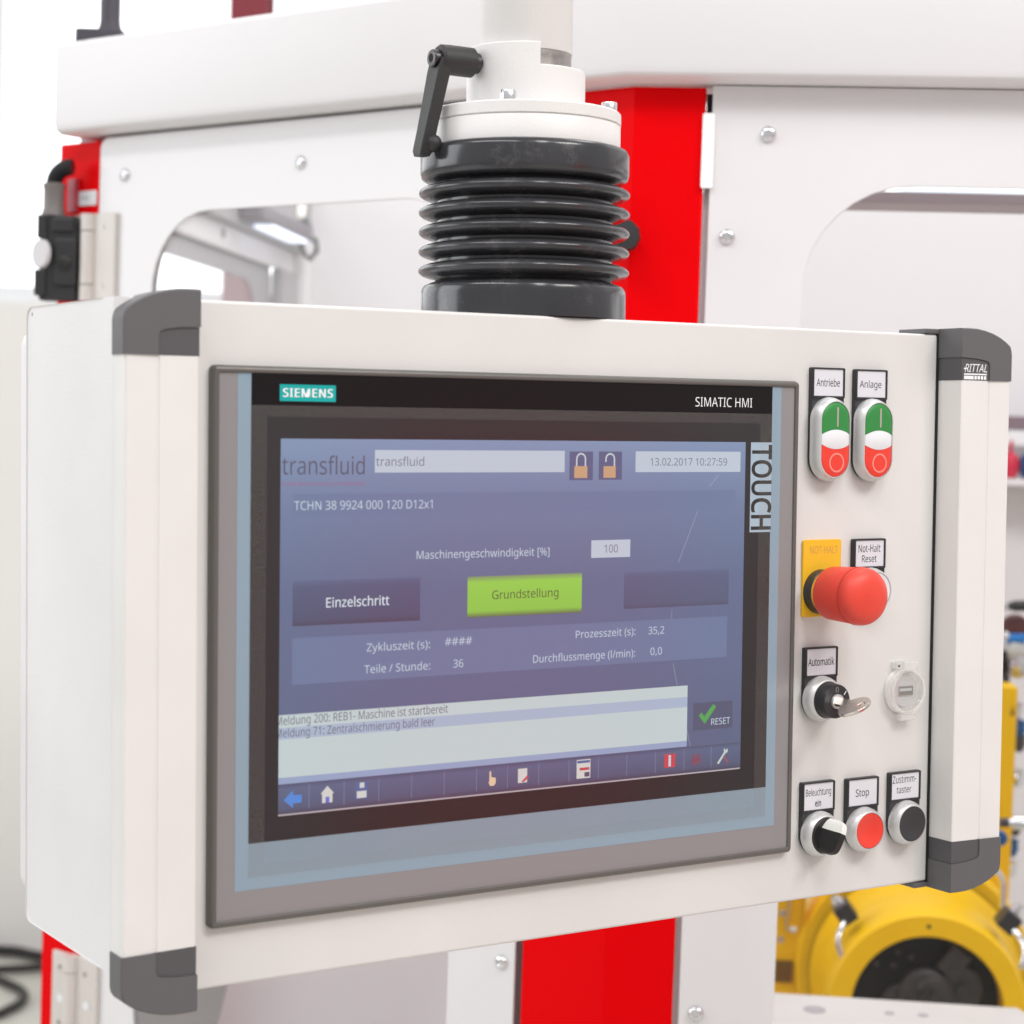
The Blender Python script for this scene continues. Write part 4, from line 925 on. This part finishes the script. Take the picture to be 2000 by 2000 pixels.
mb.build('clamp_collar', M_ARM, arm, smooth=40)
turn('flange', [(37, 320.6), (59.2, 320.4), (60.4, 319.4), (60.5, 312.9), (59.8, 312.3), (50, 312.3)], M_ARM)
turn('spacer_flange', [(50, 312.2), (59.7, 312.1), (60.2, 311.4), (60.2, 296), (50, 296)], M_ARM)
prof = [(50, 297.6), (62.0, 297.4), (64.8, 296.2), (66.0, 293.4), (66.0, 281.5), (65.2, 278.4), (62.5, 276.6), (58.0, 275.8), (56.0, 275.0)]
for zc in (269.2, 257.0, 244.8, 232.6, 220.4):
    prof += [(55.8, zc + 5.2), (57.5, zc + 4.7), (61.5, zc + 4.0), (64.6, zc + 2.9), (66.4, zc + 1.4), (66.9, zc), (66.3, zc - 1.5), (64.4, zc - 2.9), (61.5, zc - 3.9), (57.5, zc - 4.9), (55.8, zc - 5.6)]
prof += [(56.2, 213.8), (60, 212.4), (63.2, 211.0), (64.6, 208.6), (64.9, 205), (64.9, 190.2)]
turn('bellows', prof, M_BELLOWS, 96, True, True, 60, 'dark grey glossy rubber bellows with five folds')
nt = M_BELLOWS.node_tree; bs = nt.nodes['Principled BSDF']
src = bs.inputs['Base Color'].links[0].from_socket
tcb = [n_ for n_ in nt.nodes if n_.type == 'TEX_COORD'][0]
nz = nt.nodes.new('ShaderNodeTexNoise'); nz.inputs['Scale'].default_value = 38; nz.inputs['Detail'].default_value = 8; nz.inputs['Roughness'].default_value = .75
mrb = nt.nodes.new('ShaderNodeMapRange'); mrb.inputs[1].default_value = .56; mrb.inputs[2].default_value = .78; mrb.inputs[3].default_value = 0; mrb.inputs[4].default_value = .22
mxb = nt.nodes.new('ShaderNodeMixRGB'); mxb.inputs[2].default_value = (.40, .37, .35, 1)
nt.links.new(tcb.outputs['Object'], nz.inputs['Vector']); nt.links.new(nz.outputs['Fac'], mrb.inputs[0]); nt.links.new(mrb.outputs[0], mxb.inputs[0])
nt.links.new(src, mxb.inputs[1]); nt.links.new(mxb.outputs[0], bs.inputs['Base Color'])
vr = Vector((math.cos(R(-32.3)), math.sin(R(-32.3)))); vf = Vector((math.cos(R(-122.3)), math.sin(R(-122.3))))
for phi in (101.7, 12., 192., 282.):
    d = vr * math.cos(R(phi)) + vf * math.sin(R(phi))
    mb = MB(ma); mb.lathe((AXX + d.x * 53.5, AXY + d.y * 53.5, 320.4), (0, 0, 1), [(5.0, 0), (5.0, 5.4), (4.6, 6.0), (2.6, 6.0), (2.5, 3)], 24)
    mb.build('flange_screw', M_CHROME2, arm, smooth=40)
# clamp lever
lz, ly = 347.3, 58.
mb = MB(ma); mb.lathe((-6.0, ly, lz), (-1, 0, 0), [(9.2, 0), (9.2, 17.0), (8.9, 22), (7.6, 23.6)], 32)
hub = None
arm_pts = [((-26.5, ly, lz), 7.6, 4.2), ((-28.3, ly + .6, lz - 8), 7.2, 4.4), ((-31.0, ly + 2.0, lz - 24), 6.4, 4.3), ((-34.2, ly + 3.6, lz - 42), 5.6, 4.2), ((-36.6, ly + 4.8, lz - 56), 5.4, 4.4), ((-37.2, ly + 5.0, lz - 59.5), 4.0, 3.4)]
lps = []
for (x, y, z), wy, wx in arm_pts:
    lps.append([(x + wx, y - wy + .8, z), (x + wx - .8, y - wy, z), (x - wx + .8, y - wy, z), (x - wx, y - wy + .8, z), (x - wx, y + wy, z), (x + wx, y + wy, z)])
mb.loops(lps)
mb.sphere((-36.0 + 4.2, ly + 1.2, lz - 51.5), 5.6, 18)
lev = mb.build('clamp_lever', M_LEVER, arm, smooth=35, label='black clamping lever')
mb = MB(ma); mb.lathe((-6.0, ly, lz), (1, 0, 0), [(6.6, 0), (6.4, 4.5), (6.0, 4.8)], 28); mb.build('lever_bushing', M_BURNISH, lev)
mb = MB(ma); mb.lathe((-1.5, ly, lz), (1, 0, 0), [(4.2, 0), (4.2, 1), (3.8, 1.3), (4.2, 1.6), (4.2, 9)], 20); mb.build('lever_thread', M_BURNISH, lev)
mb = MB(ma); mb.lathe((-29.0, ly, lz), (-1, 0, 0), [(5.4, 0), (5.4, 4.6), (4.9, 5.4), (2.9, 5.6), (2.7, 5.3)], 28); sc = mb.build('lever_screw', M_BURNISH, lev)
mb = MB(ma); mb.lathe((-34.45, ly, lz), (-1, 0, 0), [(2.7, 0), (2.7, .12)], 6); mb.build('screw_socket', M_SOCKET, lev, smooth=0)
